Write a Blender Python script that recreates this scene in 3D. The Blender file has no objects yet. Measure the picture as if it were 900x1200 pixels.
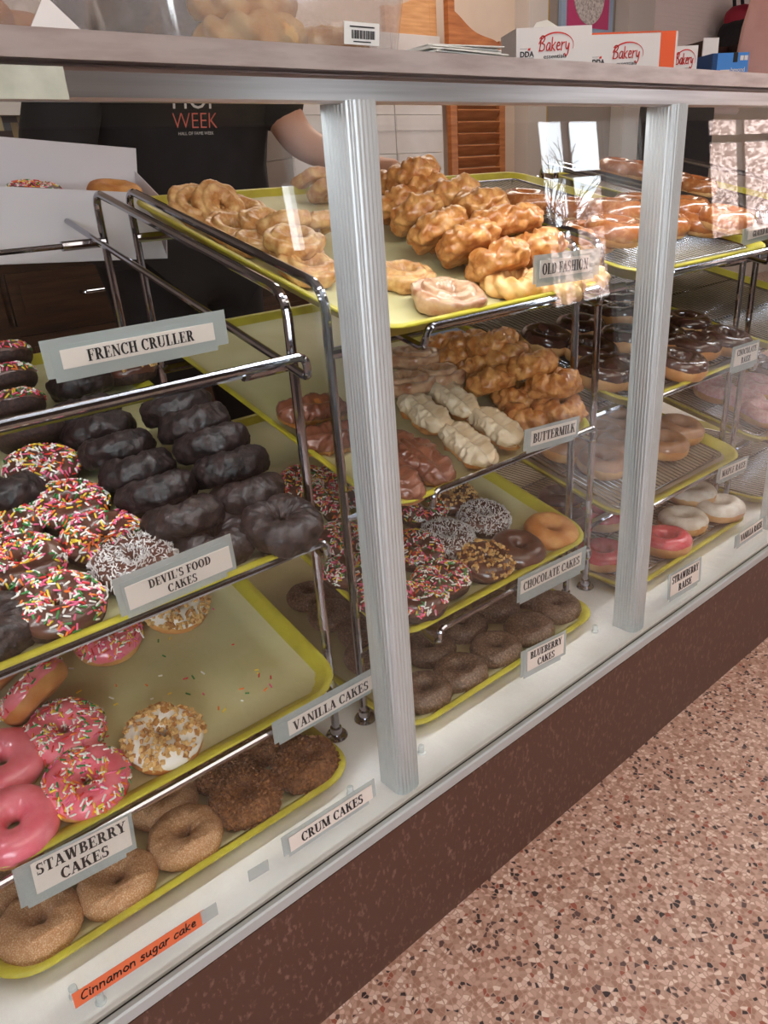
import bpy, bmesh, math, random
from mathutils import Vector, Matrix, Euler, noise
R_ = math.radians
SC = bpy.context.scene
COL = SC.collection

# ------------------------------------------------------------------ camera
CAM_ROT=[[0.762173, 0.307233, -0.569825], [-0.643834, 0.267824, -0.716762], [-0.0676, 0.913169, 0.401935]]
CAM_LOC=[-0.45212, -0.57303, 0.7]
cam_data = bpy.data.cameras.new('camera')
cam_data.sensor_fit = 'VERTICAL'
cam_data.sensor_height = 36.0
cam_data.lens = 868.0 / 1200.0 * 36.0
cam_data.clip_start = 0.02
cam = bpy.data.objects.new('camera', cam_data)
COL.objects.link(cam)
cam.matrix_world = Matrix.Translation(CAM_LOC) @ Matrix(CAM_ROT).to_4x4()
SC.camera = cam

# ------------------------------------------------------------------ view, world, lights
SC.view_settings.view_transform = 'Standard'
SC.view_settings.look = 'None'
SC.view_settings.gamma = 1.0
SC.view_settings.use_curve_mapping = False
SC.view_settings.exposure = 0.0
SC.cycles.max_bounces = 8
SC.cycles.transparent_max_bounces = 24
SC.cycles.caustics_reflective = False
SC.cycles.caustics_refractive = False
SC.cycles.sample_clamp_indirect = 6.0

FLOOR_Z = -0.24          # terrazzo; the deck of the case is z = 0
CEIL_Z = 2.25

world = bpy.data.worlds.new('world')
SC.world = world
world.use_nodes = True
bg = world.node_tree.nodes['Background']
bg.inputs['Color'].default_value = (0.86, 0.93, 1.0, 1)
bg.inputs['Strength'].default_value = 10.5

def area(name, loc, target, sx, sy, power, color):
    l = bpy.data.lights.new(name, 'AREA')
    l.shape = 'RECTANGLE'; l.size = sx; l.size_y = sy; l.energy = power; l.color = color
    o = bpy.data.objects.new(name, l); COL.objects.link(o)
    o.location = loc
    o.rotation_euler = (Vector(target) - Vector(loc)).to_track_quat('-Z', 'Y').to_euler()
    return o
WARM = (1.0, 0.88, 0.77)
area('ceiling_light_over_customers', (0.3, -1.5, CEIL_Z - 0.06), (0.3, -1.5, 0), 2.4, 1.2, 31, WARM)
area('ceiling_light_far_end', (3.0, -0.9, CEIL_Z - 0.06), (3.0, -0.9, 0), 1.2, 1.2, 28, WARM)
area('ceiling_light_behind_counter', (1.9, 1.7, CEIL_Z - 0.06), (1.9, 1.7, 0), 2.4, 0.7, 34, WARM)
# the fluorescent tube of the display case, behind the top rail
area('case_tube_light', (0.5, 0.062, 0.772), (0.5, 0.20, 0.0), 3.4, 0.018, 9.0, (0.93, 0.96, 1.0))
sun = bpy.data.lights.new('sun_outdoors', 'SUN'); sun.energy = 11; sun.angle = 0.01; sun.color = (1.0, 0.95, 0.88)
so = bpy.data.objects.new('sun_outdoors', sun); COL.objects.link(so); so.rotation_euler = (R_(-38), R_(8), 0)   # high behind the shop: it lights the street, not the room
# cool daylight through the shop window at the near left (window_4)
area('daylight_near_left', (-2.3, -2.9, 0.95), (0.0, 0.0, 0.3), 1.7, 1.3, 28, (0.80, 0.90, 1.0))

# ------------------------------------------------------------------ materials
def lin(c):
    return tuple((x / 12.92 if x <= 0.04045 else ((x + 0.055) / 1.055) ** 2.4) for x in c)
def rgb(r, g, b):
    return lin((r / 255, g / 255, b / 255)) + (1.0,)
def mat(name, col, rough=0.6, metal=0.0, col2=None, scale=60, lo=0.4, hi=0.65, bump=0.0, bscale=200, coat=0.0, sss=0.0, spec=0.5, detail=4, alpha=1.0, stretch=None):
    m = bpy.data.materials.new(name); m.use_nodes = True
    nt = m.node_tree; N = nt.nodes; K = nt.links
    p = N['Principled BSDF']
    p.inputs['Base Color'].default_value = col
    p.inputs['Roughness'].default_value = rough
    p.inputs['Metallic'].default_value = metal
    p.inputs['Specular IOR Level'].default_value = spec
    p.inputs['Coat Weight'].default_value = coat
    p.inputs['Coat Roughness'].default_value = 0.12
    p.inputs['Alpha'].default_value = alpha
    if sss:
        p.inputs['Subsurface Weight'].default_value = sss
        p.inputs['Subsurface Radius'].default_value = (0.006, 0.003, 0.0015)
        p.inputs['Subsurface Scale'].default_value = 1.0
    tc = N.new('ShaderNodeTexCoord'); out = tc.outputs['Object']
    if stretch:
        mp = N.new('ShaderNodeMapping'); mp.inputs['Scale'].default_value = stretch
        K.new(out, mp.inputs['Vector']); out = mp.outputs['Vector']
    if col2:
        nz = N.new('ShaderNodeTexNoise'); nz.inputs['Scale'].default_value = scale; nz.inputs['Detail'].default_value = detail
        K.new(out, nz.inputs['Vector'])
        rp = N.new('ShaderNodeValToRGB')
        rp.color_ramp.elements[0].position = lo; rp.color_ramp.elements[0].color = col
        rp.color_ramp.elements[1].position = hi; rp.color_ramp.elements[1].color = col2
        K.new(nz.outputs['Fac'], rp.inputs['Fac']); K.new(rp.outputs['Color'], p.inputs['Base Color'])
    if bump:
        nb = N.new('ShaderNodeTexNoise'); nb.inputs['Scale'].default_value = bscale; nb.inputs['Detail'].default_value = 5
        K.new(out, nb.inputs['Vector'])
        b = N.new('ShaderNodeBump'); b.inputs['Strength'].default_value = bump; b.inputs['Distance'].default_value = 0.002
        K.new(nb.outputs['Fac'], b.inputs['Height']); K.new(b.outputs['Normal'], p.inputs['Normal'])
    return m

def sheer(name, col, opacity, rough, gloss=0.06):
    """thin translucent plastic / tape: part see-through, part milky, with a weak sheen"""
    m = bpy.data.materials.new(name); m.use_nodes = True
    nt = m.node_tree; N = nt.nodes; K = nt.links
    N.remove(N['Principled BSDF'])
    t = N.new('ShaderNodeBsdfTransparent'); dff = N.new('ShaderNodeBsdfDiffuse'); g = N.new('ShaderNodeBsdfGlossy')
    dff.inputs['Color'].default_value = col; g.inputs['Roughness'].default_value = rough
    tr = N.new('ShaderNodeBsdfTranslucent'); tr.inputs['Color'].default_value = col
    h = N.new('ShaderNodeMixShader'); h.inputs[0].default_value = 0.3
    K.new(dff.outputs[0], h.inputs[1]); K.new(tr.outputs[0], h.inputs[2])
    a = N.new('ShaderNodeMixShader'); a.inputs[0].default_value = opacity
    K.new(t.outputs[0], a.inputs[1]); K.new(h.outputs[0], a.inputs[2])
    b = N.new('ShaderNodeMixShader'); b.inputs[0].default_value = gloss
    K.new(a.outputs[0], b.inputs[1]); K.new(g.outputs[0], b.inputs[2])
    K.new(b.outputs[0], N['Material Output'].inputs['Surface'])
    return m

def glass_mat(name):
    m = bpy.data.materials.new(name); m.use_nodes = True
    nt = m.node_tree; N = nt.nodes; K = nt.links
    N.remove(N['Principled BSDF'])
    t = N.new('ShaderNodeBsdfTransparent'); t.inputs['Color'].default_value = (0.975, 0.985, 0.98, 1)
    g = N.new('ShaderNodeBsdfGlossy'); g.inputs['Roughness'].default_value = 0.0
    geo = N.new('ShaderNodeNewGeometry')
    ior = N.new('ShaderNodeMix'); ior.data_type = 'FLOAT'
    ior.inputs['A'].default_value = 1.5; ior.inputs['B'].default_value = 1 / 1.5
    K.new(geo.outputs['Backfacing'], ior.inputs['Factor'])
    fr = N.new('ShaderNodeFresnel'); K.new(ior.outputs['Result'], fr.inputs['IOR'])
    mx = N.new('ShaderNodeMixShader')
    K.new(fr.outputs[0], mx.inputs[0]); K.new(t.outputs[0], mx.inputs[1]); K.new(g.outputs[0], mx.inputs[2])
    K.new(mx.outputs[0], N['Material Output'].inputs['Surface'])
    return m

def terrazzo():
    m = bpy.data.materials.new('terrazzo'); m.use_nodes = True
    nt = m.node_tree; N = nt.nodes; K = nt.links; p = N['Principled BSDF']
    p.inputs['Roughness'].default_value = 0.32
    tc = N.new('ShaderNodeTexCoord')
    nz = N.new('ShaderNodeTexNoise'); nz.inputs['Scale'].default_value = 60; nz.inputs['Detail'].default_value = 2
    K.new(tc.outputs['Object'], nz.inputs['Vector'])
    wv = N.new('ShaderNodeVectorMath'); wv.operation = 'SCALE'; wv.inputs['Scale'].default_value = 0.006
    K.new(nz.outputs['Color'], wv.inputs[0])
    ad = N.new('ShaderNodeVectorMath'); ad.operation = 'ADD'
    K.new(tc.outputs['Object'], ad.inputs[0]); K.new(wv.outputs[0], ad.inputs[1])
    vor = N.new('ShaderNodeTexVoronoi'); vor.inputs['Scale'].default_value = 165; vor.voronoi_dimensions = '2D'
    vd = N.new('ShaderNodeTexVoronoi'); vd.inputs['Scale'].default_value = 165; vd.voronoi_dimensions = '2D'; vd.feature = 'DISTANCE_TO_EDGE'
    K.new(ad.outputs[0], vor.inputs['Vector']); K.new(ad.outputs[0], vd.inputs['Vector'])
    sep = N.new('ShaderNodeSeparateColor'); K.new(vor.outputs['Color'], sep.inputs[0])
    rp = N.new('ShaderNodeValToRGB'); rp.color_ramp.interpolation = 'CONSTANT'
    cols = [(0.0, rgb(62, 46, 46)), (0.06, rgb(104, 76, 70)), (0.11, rgb(164, 92, 72)), (0.15, rgb(178, 132, 112)), (0.40, rgb(206, 164, 146)), (0.60, rgb(226, 190, 174)), (0.82, rgb(240, 214, 200)), (0.94, rgb(190, 150, 130))]
    e = rp.color_ramp.elements
    e[0].position, e[0].color = cols[0]; e[1].position, e[1].color = cols[1]
    for c in cols[2:]:
        q = e.new(c[0]); q.color = c[1]
    K.new(sep.outputs[0], rp.inputs['Fac'])
    # chips of different size: cells whose second random number is low shrink into the matrix
    th = N.new('ShaderNodeMath'); th.operation = 'MULTIPLY'; th.inputs[1].default_value = 0.0013
    K.new(sep.outputs[1], th.inputs[0])
    gt = N.new('ShaderNodeMath'); gt.operation = 'GREATER_THAN'
    sc_ = N.new('ShaderNodeMath'); sc_.operation = 'MULTIPLY'; sc_.inputs[1].default_value = 1 / 165
    K.new(vd.outputs['Distance'], sc_.inputs[0])
    K.new(sc_.outputs[0], gt.inputs[0]); K.new(th.outputs[0], gt.inputs[1])
    mx = N.new('ShaderNodeMix'); mx.data_type = 'RGBA'
    mx.inputs['A'].default_value = rgb(196, 156, 138)
    K.new(gt.outputs[0], mx.inputs['Factor']); K.new(rp.outputs['Color'], mx.inputs['B'])
    K.new(mx.outputs['Result'], p.inputs['Base Color'])
    return m

def wood_mat(name, c1, c2, scale=9, axis=(1, 1, 8), rough=0.45):
    return mat(name, c1, rough, col2=c2, scale=scale, lo=0.3, hi=0.7, bump=0.15, bscale=30, stretch=axis, detail=6)

M = {}
M['chrome'] = mat('chrome', rgb(168, 168, 176), 0.085, 1.0)
M['alu'] = mat('brushed_aluminium', rgb(205, 202, 200), 0.3, 1.0, col2=rgb(178, 174, 172), scale=3, stretch=(1, 40, 40))
M['post'] = mat('fluted_aluminium', rgb(196, 200, 200), 0.42, 0.4)
M['slab'] = mat('counter_metal', rgb(214, 200, 194), 0.38, 0.75, col2=rgb(190, 172, 166), scale=14, stretch=(1, 6, 6))
M['deck'] = mat('white_deck', rgb(242, 237, 233), 0.35, col2=rgb(228, 221, 214), scale=7)
M['gap'] = mat('dark_gap', rgb(30, 28, 27), 0.8)
M['kick'] = mat('brown_laminate', rgb(84, 54, 44), 0.42, col2=rgb(140, 106, 94), scale=130, lo=0.56, hi=0.8, stretch=(1.3, 1, 0.7))
M['tray'] = mat('yellow_fibreglass', rgb(196, 183, 54), 0.42, col2=rgb(174, 160, 46), scale=20, bump=0.08, bscale=120)
M['paper'] = mat('parchment', rgb(206, 198, 152), 0.55, col2=rgb(190, 180, 128), scale=7, bump=0.25, bscale=25)
M['card'] = mat('label_card', rgb(226, 214, 204), 0.6)
M['ink'] = mat('black_ink', rgb(24, 20, 22), 0.6)
M['orange_card'] = mat('orange_card', rgb(226, 112, 70), 0.6)
M['tape'] = sheer('clear_tape', rgb(205, 212, 210), 0.62, 0.25, 0.05)
M['glass'] = glass_mat('pane_glass')
M['clear'] = sheer('clear_plastic', rgb(226, 218, 216), 0.16, 0.1, 0.07)
M['masking'] = mat('masking_tape', rgb(190, 192, 176), 0.5, col2=rgb(164, 166, 150), scale=30, bump=0.4, bscale=60)
# bakery
M['sugar'] = mat('cinnamon_sugar', rgb(184, 130, 84), 0.8, col2=rgb(222, 186, 150), scale=700, lo=0.47, hi=0.66, bump=0.5, bscale=700)
M['crumbdough'] = mat('crumb_dough', rgb(112, 70, 38), 0.85, col2=rgb(150, 100, 58), scale=300, bump=0.7, bscale=420)
M['crumb'] = mat('crumbs', rgb(158, 104, 60), 0.85)
M['crumb2'] = mat('crumbs_dark', rgb(120, 74, 40), 0.85)
M['dough'] = mat('golden_dough', rgb(196, 122, 56), 0.6, col2=rgb(226, 166, 96), scale=26, bump=0.2, bscale=220)
M['raised'] = mat('raised_dough', rgb(204, 140, 80), 0.55, col2=rgb(232, 186, 128), scale=18, bump=0.1, bscale=160)
M['darkdough'] = mat('chocolate_dough', rgb(46, 29, 24), 0.7, col2=rgb(70, 46, 38), scale=200, bump=0.5, bscale=320)
M['devil'] = mat('devils_food', rgb(26, 17, 17), 0.48, col2=rgb(56, 40, 38), scale=120, bump=0.9, bscale=150, coat=0.08)
M['blue'] = mat('blueberry_dough', rgb(92, 66, 48), 0.55, col2=rgb(152, 122, 98), scale=330, lo=0.45, hi=0.7, bump=0.5, bscale=300, coat=0.12)
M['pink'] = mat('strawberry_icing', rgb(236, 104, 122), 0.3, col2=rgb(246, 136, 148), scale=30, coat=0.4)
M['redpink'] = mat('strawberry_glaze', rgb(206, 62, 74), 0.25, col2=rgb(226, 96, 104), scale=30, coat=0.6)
M['chocice'] = mat('chocolate_icing', rgb(84, 48, 36), 0.3, col2=rgb(104, 64, 50), scale=40, coat=0.4)
M['chocgl'] = mat('chocolate_glaze', rgb(60, 33, 27), 0.2, col2=rgb(88, 54, 44), scale=40, coat=0.7)
M['vanice'] = mat('vanilla_icing', rgb(240, 232, 222), 0.4, coat=0.2)
M['powder'] = mat('vanilla_sugar_icing', rgb(238, 228, 216), 0.6, col2=rgb(216, 198, 180), scale=50, bump=0.3, bscale=200)
M['maple'] = mat('maple_icing', rgb(176, 126, 92), 0.3, col2=rgb(202, 156, 124), scale=30, coat=0.5)
M['lilac'] = mat('pink_sugar_icing', rgb(222, 160, 160), 0.4, col2=rgb(236, 196, 196), scale=120, bump=0.3, bscale=300)
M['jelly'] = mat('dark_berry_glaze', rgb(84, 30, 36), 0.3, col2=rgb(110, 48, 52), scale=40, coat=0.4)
M['glaze'] = mat('sugar_glaze', rgb(170, 98, 50), 0.22, col2=rgb(214, 154, 104), scale=90, lo=0.5, hi=0.78, coat=0.9, bump=0.25, bscale=140)
M['olddough'] = mat('old_fashion_dough', rgb(186, 126, 68), 0.45, col2=rgb(224, 180, 120), scale=55, bump=0.5, bscale=160, coat=0.35)
M['knob'] = mat('fried_dough', rgb(176, 106, 48), 0.4, col2=rgb(220, 160, 94), scale=60, bump=0.5, bscale=140, coat=0.4)
M['pale'] = mat('pale_fried_dough', rgb(216, 156, 86), 0.5, col2=rgb(236, 196, 134), scale=45, bump=0.3, bscale=140, coat=0.2)
M['sheen'] = mat('cracked_glaze', rgb(198, 158, 124), 0.3, col2=rgb(160, 100, 66), scale=45, lo=0.45, hi=0.7, coat=0.5, bump=0.3, bscale=120)
M['barvan'] = mat('vanilla_bar_icing', rgb(226, 206, 176), 0.4, col2=rgb(206, 176, 138), scale=35, coat=0.3, bump=0.3, bscale=90)
M['barchoc'] = mat('chocolate_bar_icing', rgb(120, 68, 48), 0.3, col2=rgb(150, 94, 72), scale=35, coat=0.5, bump=0.3, bscale=90)
M['coco'] = mat('coconut', rgb(226, 220, 218), 0.8)
M['nut'] = mat('chopped_nut', rgb(222, 180, 116), 0.75)
M['nut2'] = mat('toasted_nut', rgb(186, 130, 70), 0.75)
SPR = [mat('sprinkle_' + n, c, 0.4) for n, c in (('white', rgb(248, 244, 238)), ('pink', rgb(240, 110, 150)), ('orange', rgb(245, 130, 50)), ('yellow', rgb(246, 214, 70)), ('red', rgb(216, 50, 50)), ('green', rgb(60, 140, 70)))]

# ------------------------------------------------------------------ mesh helpers
class MB:
    def __init__(s): s.v = []; s.f = []; s.m = []; s.mi = 0
    def add(s, vs, fs):
        b = len(s.v); s.v += [tuple(v) for v in vs]; s.f += [tuple(i + b for i in f) for f in fs]; s.m += [s.mi] * len(fs); return s
    def box(s, x0, x1, y0, y1, z0, z1, mtx=None):
        vs = [Vector((x, y, z)) for x in (x0, x1) for y in (y0, y1) for z in (z0, z1)]
        if mtx: vs = [mtx @ v for v in vs]
        return s.add(vs, [(0, 1, 3, 2), (4, 6, 7, 5), (0, 4, 5, 1), (2, 3, 7, 6), (0, 2, 6, 4), (1, 5, 7, 3)])
    def loops(s, loops, cap0=True, cap1=True, closed=False):
        n = len(loops[0]); vs = [v for l in loops for v in l]; fs = []
        m = len(loops)
        for i in range(m if closed else m - 1):
            j = (i + 1) % m
            for k in range(n):
                k2 = (k + 1) % n
                fs.append((i * n + k, i * n + k2, j * n + k2, j * n + k))
        if cap0 and not closed: fs.append(tuple(range(n))[::-1])
        if cap1 and not closed: fs.append(tuple((m - 1) * n + k for k in range(n)))
        return s.add(vs, fs)
    def tube(s, pts, r, seg=8, closed=False, fil=0.0):
        pts = [Vector(p) for p in pts]
        if fil: pts = fillet(pts, fil)
        n = len(pts); rings = []
        up = None
        for i, p in enumerate(pts):
            if closed: t = (pts[(i + 1) % n] - pts[i - 1])
            else: t = pts[min(i + 1, n - 1)] - pts[max(i - 1, 0)]
            t.normalize()
            if up is None:
                up = t.cross(Vector((0.31, 0.57, 0.76))).normalized()
            up = (up - t * up.dot(t)).normalized(); w = t.cross(up)
            rr = r[i] if isinstance(r, (list, tuple)) else r
            rings.append([p + up * math.cos(a) * rr + w * math.sin(a) * rr for a in [2 * math.pi * k / seg for k in range(seg)]])
        return s.loops(rings, True, True, closed)
    def lathe(s, prof, seg=24, c=(0, 0, 0)):
        rings = [[(c[0] + r * math.cos(a), c[1] + r * math.sin(a), c[2] + z) for a in [2 * math.pi * k / seg for k in range(seg)]] for r, z in prof]
        return s.loops(rings)
    def mesh(s, name, mats, smooth=True, sharp=None):
        me = bpy.data.meshes.new(name); me.from_pydata(s.v, [], s.f)
        for m in (mats if isinstance(mats, (list, tuple)) else [mats]): me.materials.append(m)
        if any(s.m): me.polygons.foreach_set('material_index', s.m)
        if smooth:
            me.polygons.foreach_set('use_smooth', [True] * len(s.f))
            if sharp: me.set_sharp_from_angle(angle=R_(sharp))
        me.update(); return me
    def obj(s, name, mats, parent=None, smooth=True, sharp=35):
        return link(name, s.mesh(name, mats, smooth, sharp), parent)

def link(name, data, parent=None):
    o = bpy.data.objects.new(name, data); COL.objects.link(o)
    if parent: o.parent = parent
    return o
def tag(o, label=None, cat=None, group=None, kind=None):
    if label: o['label'] = label
    if cat: o['category'] = cat
    if group: o['group'] = group
    if kind: o['kind'] = kind
    return o
def thing(name, label, cat, loc=(0, 0, 0), group=None, rot=(0, 0, 0)):
    o = link(name, None); o.location = loc; o.rotation_euler = rot; o.empty_display_size = 0.05
    return tag(o, label, cat, group)
def fillet(pts, rad, n=5):
    out = [pts[0]]
    for i in range(1, len(pts) - 1):
        a, b, c = pts[i - 1], pts[i], pts[i + 1]
        d1 = (a - b); d2 = (c - b); r = min(rad, d1.length * 0.45, d2.length * 0.45)
        p = b + d1.normalized() * r; q = b + d2.normalized() * r
        for k in range(n + 1):
            t = k / n; out.append(p * (1 - t) ** 2 + b * 2 * t * (1 - t) + q * t * t)
    out.append(pts[-1]); return out
def rrect(hx, hy, r, n=6):
    pts = []
    for cx, cy, a0 in ((hx - r, hy - r, 0), (-hx + r, hy - r, 90), (-hx + r, -hy + r, 180), (hx - r, -hy + r, 270)):
        for k in range(n + 1):
            a = R_(a0 + 90 * k / n); pts.append((cx + r * math.cos(a), cy + r * math.sin(a)))
    return pts
def structure(mb, name, mats, sharp=35, smooth=True):
    return tag(mb.obj(name, mats, None, smooth, sharp), kind='structure')

# ------------------------------------------------------------------ lettering (own serif caps, own pen strokes)
def _serif_glyphs():
    TH, TN, SH = 0.2, 0.075, 0.055
    def rect(x0, y0, x1, y1): return [(x0, y0), (x1, y0), (x1, y1), (x0, y1)]
    def stem(x, y0=0, y1=1, w=TH, b=True, t=True, e=0.09):
        o = [rect(x, y0, x + w, y1)]
        if b: o.append(rect(x - e, y0, x + w + e, y0 + SH))
        if t: o.append(rect(x - e, y1 - SH, x + w + e, y1))
        return o
    def diag(x0, y0, x1, y1, w): return [[(x0 - w / 2, y0), (x0 + w / 2, y0), (x1 + w / 2, y1), (x1 - w / 2, y1)]]
    def arc(cx, cy, rx, ry, a0, a1, tk=TH, tn=TN, n=14):
        o = []
        for k in range(n):
            q = []
            for a in (a0 + (a1 - a0) * k / n, a0 + (a1 - a0) * (k + 1) / n):
                c, s = math.cos(R_(a)), math.sin(R_(a))
                q.append(((cx + rx * c, cy + ry * s), (cx + (rx - tk) * c, cy + (ry - tn) * s)))
            o.append([q[0][0], q[1][0], q[1][1], q[0][1]])
        return o
    def ser(x, w=0.3, y=0): return [rect(x - w / 2, y, x + w / 2, y + SH)]
    G = {}
    G['A'] = (0.78, diag(0.12, 0, 0.38, 1, TN) + diag(0.62, 0, 0.38, 1, TH) + [rect(0.2, 0.3, 0.55, 0.3 + TN)] + ser(0.12, 0.24) + ser(0.62, 0.32))
    G['B'] = (0.72, stem(0.12) + [rect(0.3, 1 - TN, 0.4, 1), rect(0.3, 0.5, 0.42, 0.5 + TN), rect(0.3, 0, 0.42, TN)] + arc(0.38, 0.765, 0.26, 0.235, -90, 90) + arc(0.4, 0.265, 0.29, 0.265, -90, 90))
    G['C'] = (0.74, arc(0.42, 0.5, 0.38, 0.52, 42, 318) + [rect(0.64, 0.66, 0.7, 1.0)])
    G['D'] = (0.8, stem(0.12) + [rect(0.3, 1 - TN, 0.42, 1), rect(0.3, 0, 0.42, TN)] + arc(0.4, 0.5, 0.36, 0.5, -90, 90))
    def E(bottom=True, mid=True):
        o = stem(0.12) + [rect(0.3, 1 - SH, 0.64, 1), rect(0.58, 0.76, 0.64, 1)]
        o += [rect(0.3, 0.48, 0.5, 0.48 + SH), rect(0.46, 0.36, 0.51, 0.66)]
        if bottom: o += [rect(0.3, 0, 0.66, SH), rect(0.61, 0, 0.67, 0.26)]
        return o
    G['E'] = (0.72, E()); G['F'] = (0.66, E(False))
    G['G'] = (0.82, arc(0.42, 0.5, 0.38, 0.52, 42, 318) + [rect(0.64, 0.68, 0.7, 1.0), rect(0.54, 0.04, 0.72, 0.42), rect(0.46, 0.4, 0.8, 0.4 + SH)])
    G['H'] = (0.84, stem(0.1) + stem(0.54) + [rect(0.28, 0.48, 0.56, 0.48 + TN)])
    G['I'] = (0.42, stem(0.11))
    G['K'] = (0.82, stem(0.1) + diag(0.3, 0.44, 0.64, 1, TN) + diag(0.66, 0, 0.42, 0.6, TH) + ser(0.66, 0.32) + ser(0.64, 0.26, 1 - SH))
    G['L'] = (0.68, stem(0.12) + [rect(0.3, 0, 0.62, SH), rect(0.57, 0, 0.63, 0.3)])
    G['M'] = (1.0, stem(0.1, w=TN) + stem(0.7) + diag(0.2, 1, 0.5, 0, TH) + diag(0.78, 1, 0.5, 0, TN) )
    G['N'] = (0.82, stem(0.14, w=TN) + stem(0.64, w=TN, b=False) + diag(0.17, 1, 0.65, 0, TH))
    G['O'] = (0.82, arc(0.41, 0.5, 0.37, 0.52, 0, 360, n=28))
    G['P'] = (0.68, stem(0.12) + [rect(0.3, 1 - TN, 0.4, 1), rect(0.3, 0.44, 0.4, 0.44 + TN)] + arc(0.38, 0.72, 0.27, 0.28, -90, 90))
    G['R'] = (0.8, stem(0.12) + [rect(0.3, 1 - TN, 0.4, 1), rect(0.3, 0.46, 0.42, 0.46 + TN)] + arc(0.38, 0.73, 0.27, 0.27, -90, 90) + diag(0.66, 0, 0.42, 0.5, TH) + ser(0.7, 0.22))
    G['S'] = (0.62, arc(0.3, 0.745, 0.24, 0.275, 35, 262, 0.17) + arc(0.31, 0.265, 0.26, 0.285, 92, -142, 0.17) + [rect(0.48, 0.72, 0.53, 1.0), rect(0.06, 0, 0.11, 0.3)])
    G['T'] = (0.74, stem(0.27, t=False) + [rect(0.05, 1 - SH, 0.69, 1), rect(0.04, 0.72, 0.1, 1), rect(0.64, 0.72, 0.7, 1)])
    G['U'] = (0.82, stem(0.1, y0=0.28, b=False) + stem(0.62, y0=0.28, w=TN, b=False) + arc(0.4, 0.3, 0.3, 0.32, 180, 360, 0.14))
    G['V'] = (0.78, diag(0.38, 0, 0.16, 1, TH) + diag(0.4, 0, 0.64, 1, TN) + ser(0.16, 0.34, 1 - SH) + ser(0.64, 0.24, 1 - SH))
    G['W'] = (1.06, diag(0.34, 0, 0.16, 1, TH) + diag(0.36, 0, 0.54, 1, TN) + diag(0.72, 0, 0.54, 1, TH) + diag(0.74, 0, 0.92, 1, TN) + ser(0.16, 0.34, 1 - SH) + ser(0.92, 0.24, 1 - SH) + ser(0.54, 0.3, 1 - SH))
    G['Y'] = (0.76, stem(0.28, y1=0.5, t=False) + diag(0.38, 0.42, 0.14, 1, TH) + diag(0.38, 0.42, 0.64, 1, TN) + ser(0.14, 0.34, 1 - SH) + ser(0.64, 0.24, 1 - SH))
    G['Z'] = (0.7, [rect(0.06, 1 - SH, 0.6, 1), rect(0.06, 0.74, 0.12, 1), rect(0.06, 0, 0.62, SH), rect(0.58, 0, 0.64, 0.28)] + diag(0.16, 0, 0.5, 1, TH))
    G['’'] = (0.26, [rect(0.07, 0.84, 0.19, 1.0), [(0.13, 0.84), (0.19, 0.84), (0.09, 0.66), (0.06, 0.68)]])
    G[' '] = (0.34, [])
    return G
SERIF = _serif_glyphs()
def serif_polys(txt, cx, y, h, maxw, squash=1.0):
    w = sum(SERIF[c][0] for c in txt); k = min(h * squash, maxw / w)
    x = cx - w * k / 2; out = []
    for c in txt:
        adv, ps = SERIF[c]
        out += [[(x + px * k, y + py * h) for px, py in p] for p in ps]
        x += adv * k
    return out
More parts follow.
